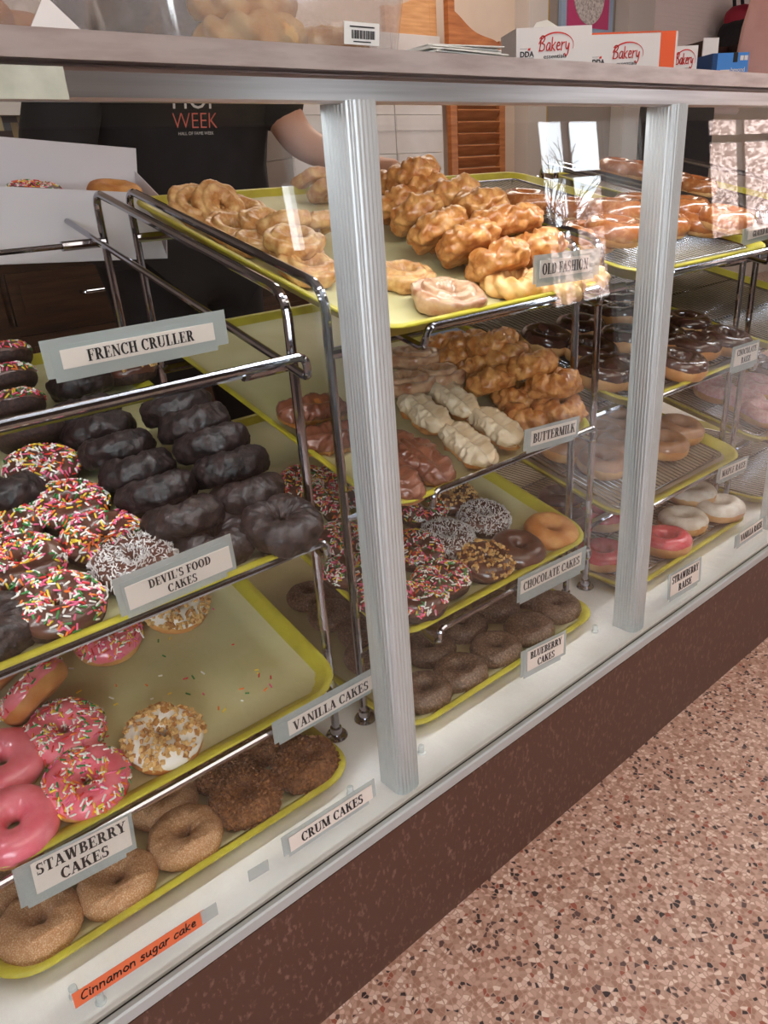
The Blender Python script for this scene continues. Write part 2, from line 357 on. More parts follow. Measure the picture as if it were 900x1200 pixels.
PEN = {  # hand lettering, polylines in a unit-x-height box
 'C': (0.9, [[(0.8, 1.4), (0.5, 1.6), (0.15, 1.2), (0.05, 0.6), (0.25, 0.05), (0.75, 0.15)]]),
 'i': (0.4, [[(0.15, 1), (0.15, 0.1), (0.3, 0)], [(0.15, 1.35), (0.18, 1.42)]]),
 'n': (0.85, [[(0.1, 1), (0.1, 0)], [(0.1, 0.6), (0.35, 0.95), (0.6, 0.85), (0.65, 0)]]),
 'a': (0.85, [[(0.65, 0.9), (0.35, 1), (0.08, 0.6), (0.12, 0.1), (0.4, 0.05), (0.62, 0.5), (0.66, 0.9), (0.62, 0.3), (0.75, 0)]]),
 'm': (1.2, [[(0.1, 1), (0.1, 0)], [(0.1, 0.6), (0.32, 0.95), (0.5, 0.8), (0.52, 0)], [(0.52, 0.6), (0.75, 0.95), (0.95, 0.8), (0.98, 0)]]),
 'o': (0.85, [[(0.4, 1), (0.1, 0.7), (0.1, 0.25), (0.4, 0), (0.7, 0.3), (0.7, 0.7), (0.4, 1)]]),
 's': (0.7, [[(0.55, 0.9), (0.25, 1), (0.1, 0.75), (0.5, 0.45), (0.5, 0.12), (0.25, 0), (0.05, 0.12)]]),
 'u': (0.85, [[(0.1, 1), (0.1, 0.25), (0.3, 0), (0.6, 0.3), (0.62, 1), (0.62, 0.2), (0.75, 0)]]),
 'g': (0.85, [[(0.62, 0.9), (0.3, 1), (0.08, 0.6), (0.2, 0.15), (0.55, 0.3), (0.64, 0.95), (0.6, -0.3), (0.35, -0.6), (0.08, -0.4)]]),
 'r': (0.65, [[(0.1, 1), (0.1, 0)], [(0.1, 0.55), (0.3, 0.9), (0.55, 0.95)]]),
 'c': (0.75, [[(0.62, 0.85), (0.35, 1), (0.08, 0.6), (0.15, 0.1), (0.4, 0), (0.65, 0.2)]]),
 'k': (0.8, [[(0.1, 1.6), (0.1, 0)], [(0.6, 1), (0.12, 0.45), (0.65, 0)]]),
 'e': (0.78, [[(0.1, 0.5), (0.6, 0.6), (0.5, 0.95), (0.25, 1), (0.08, 0.5), (0.25, 0.03), (0.65, 0.15)]]),
 'B': (1.1, [[(0.25, 1.7), (0.2, 0.9), (0.1, 0)], [(0.0, 1.5), (0.4, 1.85), (0.85, 1.65), (0.7, 1.15), (0.3, 0.95), (0.85, 0.8), (0.9, 0.25), (0.5, 0), (0.05, 0.1)]]),
 'y': (0.85, [[(0.1, 1), (0.15, 0.3), (0.4, 0.1), (0.65, 0.9), (0.6, -0.3), (0.3, -0.75), (0.05, -0.4)]]),
 ' ': (0.5, []),
}
def pen_polys(txt, x0, y, h, maxw, w=0.16, slant=0.0):
    tot = sum(PEN[c][0] for c in txt); k = maxw / tot; x = x0; out = []
    for c in txt:
        adv, ls = PEN[c]
        for l in ls:
            pts = [Vector((px * k + py * slant * k, py * h, 0)) for px, py in l]
            pts = fillet(pts, 0.2 * h, 3) if len(pts) > 2 else pts
            for a, b in zip(pts, pts[1:]):
                d_ = b - a
                if d_.length < 1e-7: continue
                d_.normalize(); nn = Vector((-d_.y, d_.x, 0)) * w * h / 2; e = d_ * w * h * 0.3
                out.append([(x + q.x, y + q.y) for q in (a - e - nn, b + e - nn, b + e + nn, a - e + nn)])
        x += adv * k
    return out
def sans(txt, size, name, parent, m, loc=(0, 0, 0), rot=(R_(90), 0, 0), extr=0.0002, sx=1.0, outline=0.0):
    cu = bpy.data.curves.new('lettering', 'FONT'); cu.body = txt; cu.size = size; cu.extrude = extr; cu.align_x = 'CENTER'; cu.resolution_u = 3; cu.offset = outline
    tmp = bpy.data.objects.new('lettering_tmp', cu); COL.objects.link(tmp)
    bpy.context.view_layer.update()
    me = bpy.data.meshes.new_from_object(tmp.evaluated_get(bpy.context.evaluated_depsgraph_get()))
    bpy.data.objects.remove(tmp); bpy.data.curves.remove(cu)
    me.materials.clear(); me.materials.append(m)
    o = link(name, me, parent); o.location = loc; o.rotation_euler = rot; o.scale = (sx, 1, 1)
    return o
def polys_obj(name, polys, m, parent, y=-0.0012, th=0.0003):
    """flat lettering in the XZ plane, facing -y, with a hair of thickness"""
    mb = MB()
    for p in polys:
        n = len(p)
        area2 = sum(p[i][0] * p[(i + 1) % n][1] - p[(i + 1) % n][0] * p[i][1] for i in range(n))
        if area2 < 0: p = p[::-1]
        mb.loops([[(a, y, b) for a, b in p], [(a, y + th, b) for a, b in p]])
    return mb.obj(name, m, parent, smooth=False)

# ------------------------------------------------------------------ room shell
mb = MB().box(-4, 9, -3.1, 3.0, FLOOR_Z - 0.1, FLOOR_Z)
structure(mb, 'floor', terrazzo(), smooth=False)
M['wall'] = mat('beige_wall', rgb(206, 186, 168), 0.8, col2=rgb(198, 176, 158), scale=3)
M['wall2'] = mat('grey_wall', rgb(150, 136, 126), 0.8)
M['ochre'] = mat('ochre_wall', rgb(176, 140, 70), 0.8)
M['trimgrey'] = mat('trim_paint', rgb(196, 186, 178), 0.5)
M['ceil'] = mat('ceiling_paint', rgb(150, 144, 138), 0.9)
structure(MB().box(-4, 9, 2.6, 2.7, FLOOR_Z, CEIL_Z), 'wall_back', M['wall'], smooth=False)
structure(MB().box(-4.1, -4, -3.1, 2.7, FLOOR_Z, CEIL_Z), 'wall_left', M['wall'], smooth=False)
structure(MB().box(9, 9.1, -3.1, 2.7, FLOOR_Z, CEIL_Z), 'wall_right', M['wall'], smooth=False)
structure(MB().box(-4, 9, -3.1, 2.7, CEIL_Z, CEIL_Z + 0.1), 'ceiling', M['ceil'], smooth=False)
# front wall of the shop, with three window openings (they mirror in the glass of the case)
WINS = [(-3.2, -1.4, 0.25, 1.65), (1.92, 2.27, 0.87, 1.24), (4.11, 4.95, 0.24, 1.56), (6.42, 8.3, 0.52, 1.75)]
mb = MB(); xs = [-4]
for a, b, z0, z1 in WINS: xs += [a, b]
xs.append(9)
for i in range(0, len(xs), 2): mb.box(xs[i], xs[i + 1], -3.1, -3.0, FLOOR_Z, CEIL_Z)
for a, b, z0, z1 in WINS:
    mb.box(a, b, -3.1, -3.0, FLOOR_Z, z0); mb.box(a, b, -3.1, -3.0, z1, CEIL_Z)
structure(mb, 'wall_front', mat('brown_wall', rgb(76, 62, 56), 0.8), smooth=False)
M['winframe'] = mat('dark_window_frame', rgb(84, 66, 62), 0.5)
def window(n, spec, vx, hz, bw=0.035):
    a, b, z0, z1 = spec; mb = MB()
    for x in vx: mb.box(x - bw / 2, x + bw / 2, -3.07, -3.02, z0, z1)
    for z in hz: mb.box(a, b, -3.07, -3.02, z - bw / 2, z + bw / 2)
    for x in (a, b): mb.box(x - 0.012, x + 0.012, -3.07, -2.99, z0, z1)
    for z in (z0, z1): mb.box(a, b, -3.07, -2.99, z - 0.012, z + 0.012)
    structure(mb, 'window_%d' % n, M['winframe'], smooth=False)
window(4, WINS[0], [-2.3], [0.95])
window(1, WINS[1], [], [])
window(2, WINS[2], [4.485], [1.17, 0.80])
window(3, WINS[3], [7.1, 7.75], [1.37], 0.06)
# outside: bare hedge bank and a parked car's light flank, seen only mirrored in the panes
M['hedge'] = mat('winter_hedge', rgb(112, 86, 78), 0.9, col2=rgb(196, 172, 164), scale=5, lo=0.42, hi=0.6, detail=9, stretch=(1, 1, 2.2))
mb = MB(); n = 56
vs = []; fs = []
for i in range(n + 1):
    for k in range(13):
        x = 2 + 32 * i / n; top = 1.0 + 4.6 * min(1, max(0, (x - 15) / 3)); z = -0.6 + (top + 0.6) * k / 12
        y = -9.5 - 1.2 * k / 12 + 0.9 * noise.noise(Vector((x * 0.5, z * 1.2, 3)))
        vs.append((x, y, z + (0.35 * noise.noise(Vector((x * 0.8, 1, 7))) if k == 12 else 0)))
for i in range(n):
    for k in range(12):
        a = i * 13 + k; fs.append((a, a + 13, a + 14, a + 1))
mb.add(vs, fs)
structure(mb, 'trim_outdoor_bank', M['hedge'])
M['bark'] = mat('bare_bark', rgb(92, 80, 76), 0.9)
def bare_tree(x, y, seed, label):
    rnd = random.Random(seed); mb = MB()
    def grow(p, d_, L, r, lv):
        q = p + d_ * L; m_ = (p + q) / 2 + Vector((rnd.uniform(-1, 1), rnd.uniform(-1, 1), rnd.uniform(-1, 1))) * L * 0.08
        mb.tube([p, m_, q], [r, r * 0.85, r * 0.65], 5)
        if lv:
            for k in range(3):
                nd = (d_ + Vector((rnd.uniform(-1, 1), rnd.uniform(-1, 1), rnd.uniform(-0.5, 0.8))) * 0.75).normalized()
                grow(q if k else m_, nd, L * rnd.uniform(0.6, 0.82), r * 0.6, lv - 1)
    grow(Vector((0, 0, -0.25)), Vector((0, 0, 1)), 0.9, 0.055, 5)
    o = mb.obj('bare_tree', M['bark']); o.location = (x, y, FLOOR_Z); tag(o, label, 'tree', 'bare trees mirrored in the glass')
bare_tree(8.6, -6.8, 4, 'bare branched tree outside the shop, mirrored in the left bright panes')
bare_tree(10.2, -7.6, 9, 'bare branched tree outside, mirrored behind the other in the left panes')
structure(MB().box(-6, 34, -14, -3.12, FLOOR_Z - 0.2, FLOOR_Z - 0.1), 'floor_outdoor', mat('pale_concrete', rgb(214, 210, 206), 0.9), smooth=False)

# back of the shop
M['tile'] = None
def mosaic():
    m = bpy.data.materials.new('mosaic_tile'); m.use_nodes = True
    nt = m.node_tree; N = nt.nodes; K = nt.links; p = N['Principled BSDF']; p.inputs['Roughness'].default_value = 0.3
    tc = N.new('ShaderNodeTexCoord'); sc = N.new('ShaderNodeVectorMath'); sc.operation = 'SCALE'; sc.inputs['Scale'].default_value = 38
    K.new(tc.outputs['Object'], sc.inputs[0])
    fl = N.new('ShaderNodeVectorMath'); fl.operation = 'FLOOR'; K.new(sc.outputs[0], fl.inputs[0])
    wn = N.new('ShaderNodeTexWhiteNoise'); wn.noise_dimensions = '3D'; K.new(fl.outputs[0], wn.inputs['Vector'])
    rp = N.new('ShaderNodeValToRGB'); rp.color_ramp.interpolation = 'CONSTANT'
    e = rp.color_ramp.elements
    e[0].position = 0; e[0].color = rgb(50, 30, 24); e[1].position = 0.4; e[1].color = rgb(126, 104, 70)
    for q, c in ((0.6, rgb(180, 160, 120)), (0.85, rgb(70, 72, 76))):
        z = e.new(q); z.color = c
    K.new(wn.outputs['Value'], rp.inputs['Fac']); K.new(rp.outputs['Color'], p.inputs['Base Color'])
    return m
structure(MB().box(-2.4, 1.15, 2.585, 2.6, 0.62, 1.02), 'trim_mosaic', mosaic(), smooth=False)
structure(MB().box(-2.4, 1.15, 2.55, 2.6, 1.02, 1.10), 'trim_ledge', M['trimgrey'], smooth=False)
M['dkwood'] = wood_mat('dark_wood', rgb(58, 36, 22), rgb(88, 58, 36), 7, (1, 1, 9))
M['orwood'] = wood_mat('orange_wood', rgb(142, 80, 44), rgb(184, 118, 70), 7, (1, 1, 9))
M['ltwood'] = wood_mat('light_wood', rgb(176, 122, 76), rgb(206, 156, 108), 7, (1, 1, 9))

# --- brown back cabinet
t = thing('back_cabinet', 'dark brown wooden cabinet behind the worker, below the mosaic tiles', 'cabinet', (0, 2.0, FLOOR_Z))
MB().box(-1.4, 1.1, -0.28, 0.54, 0.08, 0.82).box(-1.36, 1.06, -0.24, 0.5, 0.0, 0.08).obj('body', M['dkwood'], t, smooth=False)
MB().box(-1.43, 1.13, -0.32, 0.57, 0.82, 0.86).obj('worktop', M['dkwood'], t, smooth=False)
for i in range(5):
    x0 = -1.38 + i * 0.495
    for z0, z1 in ((0.12, 0.46), (0.49, 0.62), (0.65, 0.79)):
        q = MB().box(x0, x0 + 0.475, -0.3, -0.28, z0, z1).box(x0 + 0.03, x0 + 0.445, -0.306, -0.3, z0 + 0.03, z1 - 0.03).obj('drawer', M['dkwood'], t, smooth=False)
        MB().tube([(x0 + 0.19, -0.306, (z0 + z1) / 2), (x0 + 0.19, -0.33, (z0 + z1) / 2), (x0 + 0.285, -0.33, (z0 + z1) / 2), (x0 + 0.285, -0.306, (z0 + z1) / 2)], 0.005, 8, fil=0.01).obj('handle', M['chrome'], q)

# --- white boxes on a rear bench
t = thing('rear_bench', 'grey work bench carrying the stack of white boxes', 'bench', (1.85, 2.1, FLOOR_Z))
MB().box(-0.6, 0.45, -0.28, 0.3, 0.74, 0.78).obj('bench_top', M['trimgrey'], t, smooth=False)
for sx in (-0.57, 0.42):
    for sy in (-0.25, 0.27):
        MB().box(sx - 0.02, sx + 0.02, sy - 0.02, sy + 0.02, 0, 0.74).obj('leg', M['trimgrey'], t, smooth=False)
M['whitebox'] = mat('white_cardboard', rgb(226, 218, 214), 0.7, col2=rgb(212, 202, 196), scale=6)
GW = 'white bakery boxes stacked on the rear bench'
k = 0
for ci, (x0, w) in enumerate(((1.20, 0.235), (1.445, 0.25), (1.70, 0.255))):
    for r in range(5):
        h = 0.135
        z0 = FLOOR_Z + 0.78 + r * (h + 0.002)
        b = MB().box(x0, x0 + w, 1.88, 2.2, z0, z0 + h).box(x0 + 0.004, x0 + w - 0.004, 1.877, 1.88, z0 + h * 0.6, z0 + h - 0.002).obj('bakery_box', M['whitebox'], None, smooth=False)
        cn = ('leftmost stack, by the worker', 'stack left of the fluted post', 'stack right of the fluted post', 'narrow rightmost stack')[ci]
        tag(b, 'white bakery box, %s, %s' % (('bottom', 'second from bottom', 'middle', 'second from top', 'topmost')[r], cn), 'box', GW)

# --- blue grey chair whose curved top shows above the old fashion tray
t = thing('chair', 'blue grey chair with curved back, behind the old fashion tray', 'chair', (1.42, 1.22, FLOOR_Z))
M['bluegrey'] = mat('blue_grey_plastic', rgb(92, 104, 122), 0.4)
MB().loops([[(x, y, z) for x, y in rrect(0.22, 0.2, 0.06)] for z in (0.44, 0.47)]).obj('seat', M['bluegrey'], t)
rows = []
for i in range(13):
    a = R_(180 * i / 12); x = 0.22 * math.cos(a)
    top = 0.62 + 0.33 * math.sin(a) ** 0.6
    yb = 0.19 + 0.02 * math.sin(a)
    rows.append([(x, yb - 0.012, 0.46), (x, yb + 0.012, 0.46), (x, yb + 0.022, top), (x, yb - 0.002, top)])
MB().loops(rows).obj('backrest', M['bluegrey'], t, sharp=50)
for sx in (-0.19, 0.19):
    for sy in (-0.17, 0.17): MB().tube([(sx, sy, 0.44), (sx * 1.1, sy * 1.1, 0)], 0.012).obj('leg', M['chrome'], t)

# --- louvred saloon doors
def saloon(x0, w, z0, z1, m, flip, y):
    t = thing('saloon_door', '', 'door', (x0, y, z0))
    h = z1 - z0; s = 0.045
    MB().box(0, s, -0.015, 0.015, 0, h - (0.0 if flip else 0.16)).box(w - s, w, -0.015, 0.015, 0, h - (0.16 if flip else 0.0)).box(s, w - s, -0.015, 0.015, 0, 0.08).obj('frame', m, t, smooth=False)
    lv = MB(); z = 0.09
    while z < h - 0.34:
        lv.box(s, w - s, -0.03, 0.03, -0.004, 0.004, Matrix.Translation((0, 0, z)) @ Matrix.Rotation(R_(-50), 4, 'X')); z += 0.055
    lv.obj('louvres', m, t, smooth=False)
    top = []
    for i in range(17):
        u = i / 16; q = u if flip else 1 - u
        top.append((s + (w - 2 * s) * u, h - 0.17 - 0.02 * math.sin(q * 6.28) + (0.12 * (0.5 + 0.5 * math.cos(min(1, q * 1.25) * math.pi)))))
    MB().loops([[(s, yy, h - 0.34), (w - s, yy, h - 0.34)] + [(a, yy, b) for a, b in top[::-1]] for yy in (-0.014, 0.014)]).obj('header_panel', m, t, smooth=False)
    return t
d1 = saloon(2.20, 0.33, 0.55, 1.62, M['ltwood'], False, 2.5); d1['label'] = 'lighter saloon door leaf with louvres, left one, above the paper stack'
d2 = saloon(2.55, 0.41, 0.42, 1.50, M['orwood'], True, 2.44); d2['label'] = 'darker orange saloon door leaf with scalloped top, left of the bakery cartons'
for dd in (d1, d2): dd['group'] = 'louvred saloon doors on the back wall'
# trims and wall fields behind the right half
structure(MB().box(3.24, 3.40, 2.5, 2.6, FLOOR_Z, CEIL_Z), 'trim_1', M['trimgrey'], smooth=False)
structure(MB().box(3.40, 3.50, 2.57, 2.6, FLOOR_Z, CEIL_Z), 'trim_2', M['ochre'], smooth=False)
structure(MB().box(3.50, 4.14, 2.575, 2.6, FLOOR_Z, CEIL_Z), 'trim_3', M['wall2'], smooth=False)
structure(MB().box(4.14, 4.22, 2.48, 2.6, FLOOR_Z, CEIL_Z).box(4.25, 4.48, 2.52, 2.6, FLOOR_Z, CEIL_Z), 'trim_4', M['trimgrey'], smooth=False)

# picture
t = thing('framed_picture', 'pink picture with a round white speckled disc in a pale blue frame', 'picture', (3.83, 2.57, 1.44))
MB().box(-0.25, 0.25, -0.02, 0, 0, 0.62).obj('frame', mat('pale_blue_frame', rgb(150, 168, 190), 0.5), t, smooth=False)
MB().box(-0.2, 0.2, -0.024, -0.02, 0.03, 0.57).obj('print', mat('magenta_print', rgb(190, 60, 110), 0.6), t, smooth=False)
mb = MB(); mb.loops([[(0.145 * math.cos(a), yy, 0.19 + 0.145 * math.sin(a)) for a in [6.2832 * k / 40 for k in range(40)]] for yy in (-0.028, -0.024)])
mb.obj('disc', mat('speckled_disc', rgb(214, 206, 200), 0.6, col2=rgb(150, 140, 136), scale=90), t)

# window blind
t = thing('window_blind', 'white slatted window blind on the back wall, above the bakery cartons', 'blind', (5.16, 2.56, 1.02))
bl = MB()
for i in range(44): bl.box(-0.62, 0.62, -0.014, 0.014, -0.0012, 0.0012, Matrix.Translation((0, 0, 0.02 + i * 0.024)) @ Matrix.Rotation(R_(-62), 4, 'X'))
bl.obj('slats', mat('white_slat', rgb(232, 216, 210), 0.6), t, smooth=False)
MB().box(-0.64, 0.64, -0.03, 0.03, 1.08, 1.13).obj('head_rail', M['trimgrey'], t, smooth=False)
MB().box(-0.64, 0.64, 0.02, 0.035, 0.0, 1.08).obj('window_pane', mat('pale_pane', rgb(226, 214, 208), 0.5), t, smooth=False)

# black office chair far right behind the post
t = thing('office_chair', 'black high backed chair behind the second fluted post', 'chair', (3.60, 1.55, FLOOR_Z))
M['blk'] = mat('black_fabric', rgb(20, 18, 20), 0.8, col2=rgb(30, 28, 30), scale=60)
MB().loops([[(x, y, z) for x, y in rrect(0.25, 0.24, 0.08)] for z in (0.45, 0.54)]).obj('seat', M['blk'], t)
MB().loops([[(x, yy, 0.95 + z) for x, z in rrect(0.30, 0.4, 0.18, 8)] for yy in (0.2, 0.28)]).obj('backrest', M['blk'], t)
MB().tube([(0, 0, 0.45), (0, 0, 0.1)], 0.03).obj('column', M['chrome'], t)
for i in range(5):
    a = 1.2566 * i; MB().tube([(0, 0, 0.1), (0.28 * math.cos(a), 0.28 * math.sin(a), 0.05)], 0.018).lathe([(0.01, 0), (0.025, 0.012), (0.025, 0.034), (0.01, 0.05)], 10, (0.28 * math.cos(a), 0.28 * math.sin(a), 0)).obj('foot', M['blk'], t)
# dark bag hanging on a hook at the far right
t = thing('backpack', 'black bag with a red top hanging at the far right edge', 'bag', (5.36, 2.38, 1.14))
MB().loops([[(x * s, -0.09 * 1 + 0.18 * 0 + yy, z * s + 0.22) for x, z in rrect(0.17, 0.22, 0.12, 8)] for yy, s in ((-0.06, 0.7), (-0.03, 0.95), (0.1, 1.0), (0.19, 0.95))]).obj('body', M['blk'], t)
MB().loops([[(x * s + 0.02, yy - 0.02, z * s + 0.43) for x, z in rrect(0.13, 0.09, 0.07, 8)] for yy, s in ((-0.06, 0.7), (0, 1.0), (0.08, 1.0), (0.12, 0.8))]).obj('flap', mat('crimson_cloth', rgb(150, 26, 50), 0.7), t)
MB().tube([(-0.05, 0.05, 0.5), (-0.04, 0.08, 0.66), (0.06, 0.08, 0.66), (0.07, 0.05, 0.5)], 0.012, fil=0.04).obj('strap', M['blk'], t)
structure(MB().box(5.33, 5.41, 2.42, 2.6, 1.78, 1.84), 'trim_hook', M['trimgrey'])

# ------------------------------------------------------------------ the display case
CX0, CX1 = -1.35, 2.2
t = thing('display_case', 'long glass fronted bakery display case with brown base and metal top', 'display case', (0, 0, 0))
MB().box(CX0, CX1, -0.026, 0.86, -0.02, 0.0).obj('deck', M['deck'], t, smooth=False)
MB().box(CX0, CX1, -0.031, -0.026, -0.014, -0.004).obj('glass_channel', M['gap'], t, smooth=False)
mb = MB()
mb.loops([[(x, y, z) for y, z in ((-0.031, -0.013), (-0.031, 0.0), (-0.033, 0.002), (-0.038, 0.002), (-0.040, 0.0), (-0.040, -0.013))] for x in (CX0, CX1)])
mb.obj('sill_trim', M['post'], t, smooth=False)
MB().box(CX0, CX1, -0.036, 0.86, FLOOR_Z, -0.02).obj('base_panel', M['kick'], t, smooth=False)
# top: fascia rail with a folded lip, and the narrow counter slab over it
mb = MB()
prof = [(-0.010, 0.766), (-0.012, 0.768), (-0.012, 0.7835), (-0.0095, 0.7865), (0.0, 0.7865), (0.0, 0.7895), (0.058, 0.7895), (0.058, 0.787), (0.0, 0.784), (-0.004, 0.766)]
mb.loops([[(x, y, z) for y, z in prof] for x in (CX0, CX1)])
mb.obj('fascia_rail', M['alu'], t, smooth=False)
MB().box(CX0, CX1, -0.016, 0.20, 0.7895, 0.8065).obj('counter_slab', M['slab'], t, smooth=False)
for x in (CX0 + 0.03, CX1 - 0.03):
    MB().box(x - 0.02, x + 0.02, 0.13, 0.17, 0.0, 0.7895).obj('rear_support', M['alu'], t, smooth=False)
MB().tube([(CX0 + 0.2, 0.05, 0.781), (CX1 - 0.2, 0.05, 0.781)], 0.006, 10).obj('light_tube', mat('tube_white', rgb(230, 230, 230), 0.4), t)
MB().box(-0.60, -0.247, -0.0135, -0.0125, 0.7665, 0.7855).obj('masking_tape', M['masking'], t, smooth=False)['label'] = 'creased off-white tape stuck on the metal rail'
# fluted posts
def post(x):
    W, D, n = 0.0185, 0.020, 22
    base = [Vector((-W, D))] + [Vector((W * math.copysign(abs(math.cos(t_)) ** 0.6, math.cos(t_)), -D * abs(math.sin(t_)) ** 0.6)) for t_ in [math.pi * (1 - i / 300) for i in range(301)]] + [Vector((W, D))]
    cum = [0.0]
    for p, q in zip(base, base[1:]): cum.append(cum[-1] + (q - p).length)
    pts = []; N_ = n * 8; j = 0
    for i in range(N_ + 1):
        d_ = cum[-1] * i / N_
        while j < len(base) - 2 and cum[j + 1] < d_: j += 1
        f_ = (d_ - cum[j]) / max(1e-9, cum[j + 1] - cum[j]); p = base[j].lerp(base[j + 1], min(1, max(0, f_)))
        g = 0.0008 * (0.5 - 0.5 * math.cos(2 * math.pi * i / 8)) if 0.04 < i / N_ < 0.78 else 0
        c_ = Vector((0, 0.002)); nn = (p - c_).normalized(); pts.append(tuple(p - nn * g))
    MB().loops([[(x + a, b, z) for a, b in pts] for z in (0.0, 0.30, 0.768)]).obj('post', M['post'], t, sharp=75)
for x in (-0.512, 0.0, 0.509, 1.024, 1.536): post(x)
# glass panes, leaning back a little between the posts
LEAN = R_(4.5)
XB = [-1.3, -0.512, 0.0, 0.509, 1.024, 1.536, 2.15]
for i in range(6):
    mtx = Matrix.Translation((0, -0.024, 0.0)) @ Matrix.Rotation(-LEAN, 4, 'X')
    MB().box(XB[i] + 0.003, XB[i + 1] - 0.003, 0.0, 0.004, -0.004, 0.776, mtx).obj('glass_pane', M['glass'], t, smooth=False)

# ------------------------------------------------------------------ wire display racks
SLOPE = math.tan(R_(14.3))
def rack(ROD_Z, x0, label, inset=0.098):
    """two bent side frames with feet, joined by cross rods; three sloping wire shelves"""
    x1 = x0 + 0.464; t = thing('display_rack', label, 'rack', (x0, 0.13, 0), 'chrome wire racks in the display case')
    off = Vector((-x0, -0.13, 0))
    def P(*p): return Vector(p) + off
    for x in (x0, x1):
        f = MB().tube([P(x, 0.13, 0.004), P(x, 0.13, 0.602), P(x, 0.62, 0.722), P(x, 0.62, 0.004)], 0.0058, 10, fil=0.028).obj('side_frame', M['chrome'], t)
        for y in (0.13, 0.62):
            c = P(x, y, 0)
            MB().lathe([(0.0, 0), (0.015, 0), (0.016, 0.002), (0.014, 0.005), (0.009, 0.006), (0.008, 0.016), (0.0, 0.016)], 18, c).obj('foot', M['chrome'], f)
    for rz in ROD_Z:
        zl = rz - 0.024
        a, b = x0 + inset, x1 - 0.018
        def zr(y): return zl + SLOPE * (y - 0.078)
        sh = MB().tube([P(a, 0.755, zr(0.755)), P(a, 0.074, zr(0.074)), P(a + 0.003, 0.072, rz), P(b - 0.003, 0.072, rz), P(b, 0.074, zr(0.074)), P(b, 0.755, zr(0.755))], 0.0046, 10, fil=0.011).obj('shelf_wire', M['chrome'], t)
        for y in (0.13, 0.62):
            z = zr(y) - 0.0085
            cr = MB().tube([P(x0, y, z), P(x1, y, z)], 0.004, 8).obj('cross_rod', M['chrome'], t)
            for xa, xb in ((x0, x0 + 0.065), (x1 - 0.065, x1)):
                MB().tube([P(xa, y, z), P(xb, y, z)], 0.0072, 10).obj('sleeve', M['chrome'], cr)
RX = [-0.471, 0.044, 0.566, 1.083]
rack((0.118, 0.331, 0.545), RX[0], 'chrome wire rack left of the first fluted post, its top shelf empty', 0.02)
rack((0.131, 0.338, 0.546), RX[1], 'chrome wire rack between the two nearest posts, under the old fashion tray')
rack((0.144, 0.346, 0.546), RX[2], 'chrome wire rack behind the second post, holding the glazed and maple trays')
rack((0.144, 0.346, 0.546), RX[3], 'chrome wire rack at the far right edge, holding the pink sugared donuts')

# ------------------------------------------------------------------ trays, papers, cooling racks
TRAYS={
 'A1':(-0.253, 0.039, 0.002, 0),
 'A2':(0.2685, 0.039, 0.002, 0),
 'A3':(0.795, 0.039, 0.002, 0),
 'A4':(1.312, 0.039, 0.002, 0),
 'B1':(-0.238, 0.075, 0.11, 14.3),
 'C1':(-0.238, 0.075, 0.316, 14.3),
 'B2':(0.283, 0.075, 0.128, 14.3),
 'C2':(0.285, 0.075, 0.317, 14.3),
 'D2':(0.288, 0.075, 0.532, 14.3),
 'B3':(0.802, 0.075, 0.128, 14.3),
 'C3':(0.802, 0.075, 0.33, 14.3),
 'D3':(0.802, 0.075, 0.532, 14.3),
 'B4':(1.318, 0.075, 0.128, 14.3),
 'C4':(1.318, 0.075, 0.33, 14.3),
 'D4':(1.318, 0.075, 0.532, 14.3),
}
TRAY_W, TRAY_D, TRAY_H = 0.44, 0.64, 0.022
def tray_mesh():
    hx, hy = TRAY_W / 2, TRAY_D / 2
    def L(dx, r, z): return [(x, y + hy, z) for x, y in rrect(hx - dx, hy - dx, r, 7)]
    lo = [L(0.024, 0.030, 0.0), L(0.006, 0.046, 0.0185), L(0.001, 0.05, 0.0185), L(0.0, 0.05, 0.0205), L(0.001, 0.05, 0.0222), L(0.006, 0.046, 0.0228), L(0.0095, 0.043, 0.021), L(0.026, 0.028, 0.0032), L(0.032, 0.024, 0.0022)]
    return MB().loops(lo).mesh('tray', M['tray'], True, 50)
TRAY_ME = tray_mesh()
TLAB = {'A1': 'yellow tray flat on the deck at the near left, with cinnamon and crumb donuts', 'B1': 'yellow tray of pink donuts, mostly bare paper',
 'C1': "yellow tray of dark devil's food and sprinkled donuts", 'A2': 'yellow tray flat on the deck holding blueberry donuts', 'B2': 'yellow tray of chocolate sprinkled, coconut and nut donuts',
 'C2': 'yellow tray of iced bars and golden crullers above the buttermilk card', 'D2': 'yellow top tray heaped with old fashion donuts', 'A3': 'yellow tray flat on the deck with pink and white raised donuts',
 'B3': 'yellow tray of maple iced raised donuts, half bare wire rack', 'C3': 'yellow tray of chocolate iced raised donuts right of the second post', 'D3': 'yellow top tray of shiny glazed raised donuts',
 'A4': 'yellow tray flat on the deck at the far right with a bare wire rack', 'B4': 'yellow tray of pink sugared donuts at the right edge', 'C4': 'yellow tray at the right edge with a bare wire rack, behind the chocolate raise tray', 'D4': 'yellow top tray at the back right, with glazed donuts seen past the chrome rail'}
CLAB = {'A3': 'pink and white raised donuts', 'B3': 'maple donuts, half of it bare', 'C3': 'chocolate raised donuts', 'D3': 'shiny glazed donuts', 'A4': 'the far right deck level, bare', 'B4': 'pink sugared donuts', 'C4': 'the far right shelf, bare', 'D4': 'glazed donuts past the rail'}
def tray_frame(k):
    cx, y0, z0, a = TRAYS[k]
    return Matrix.Translation((cx, y0, z0)) @ Matrix.Rotation(R_(a), 4, 'X')
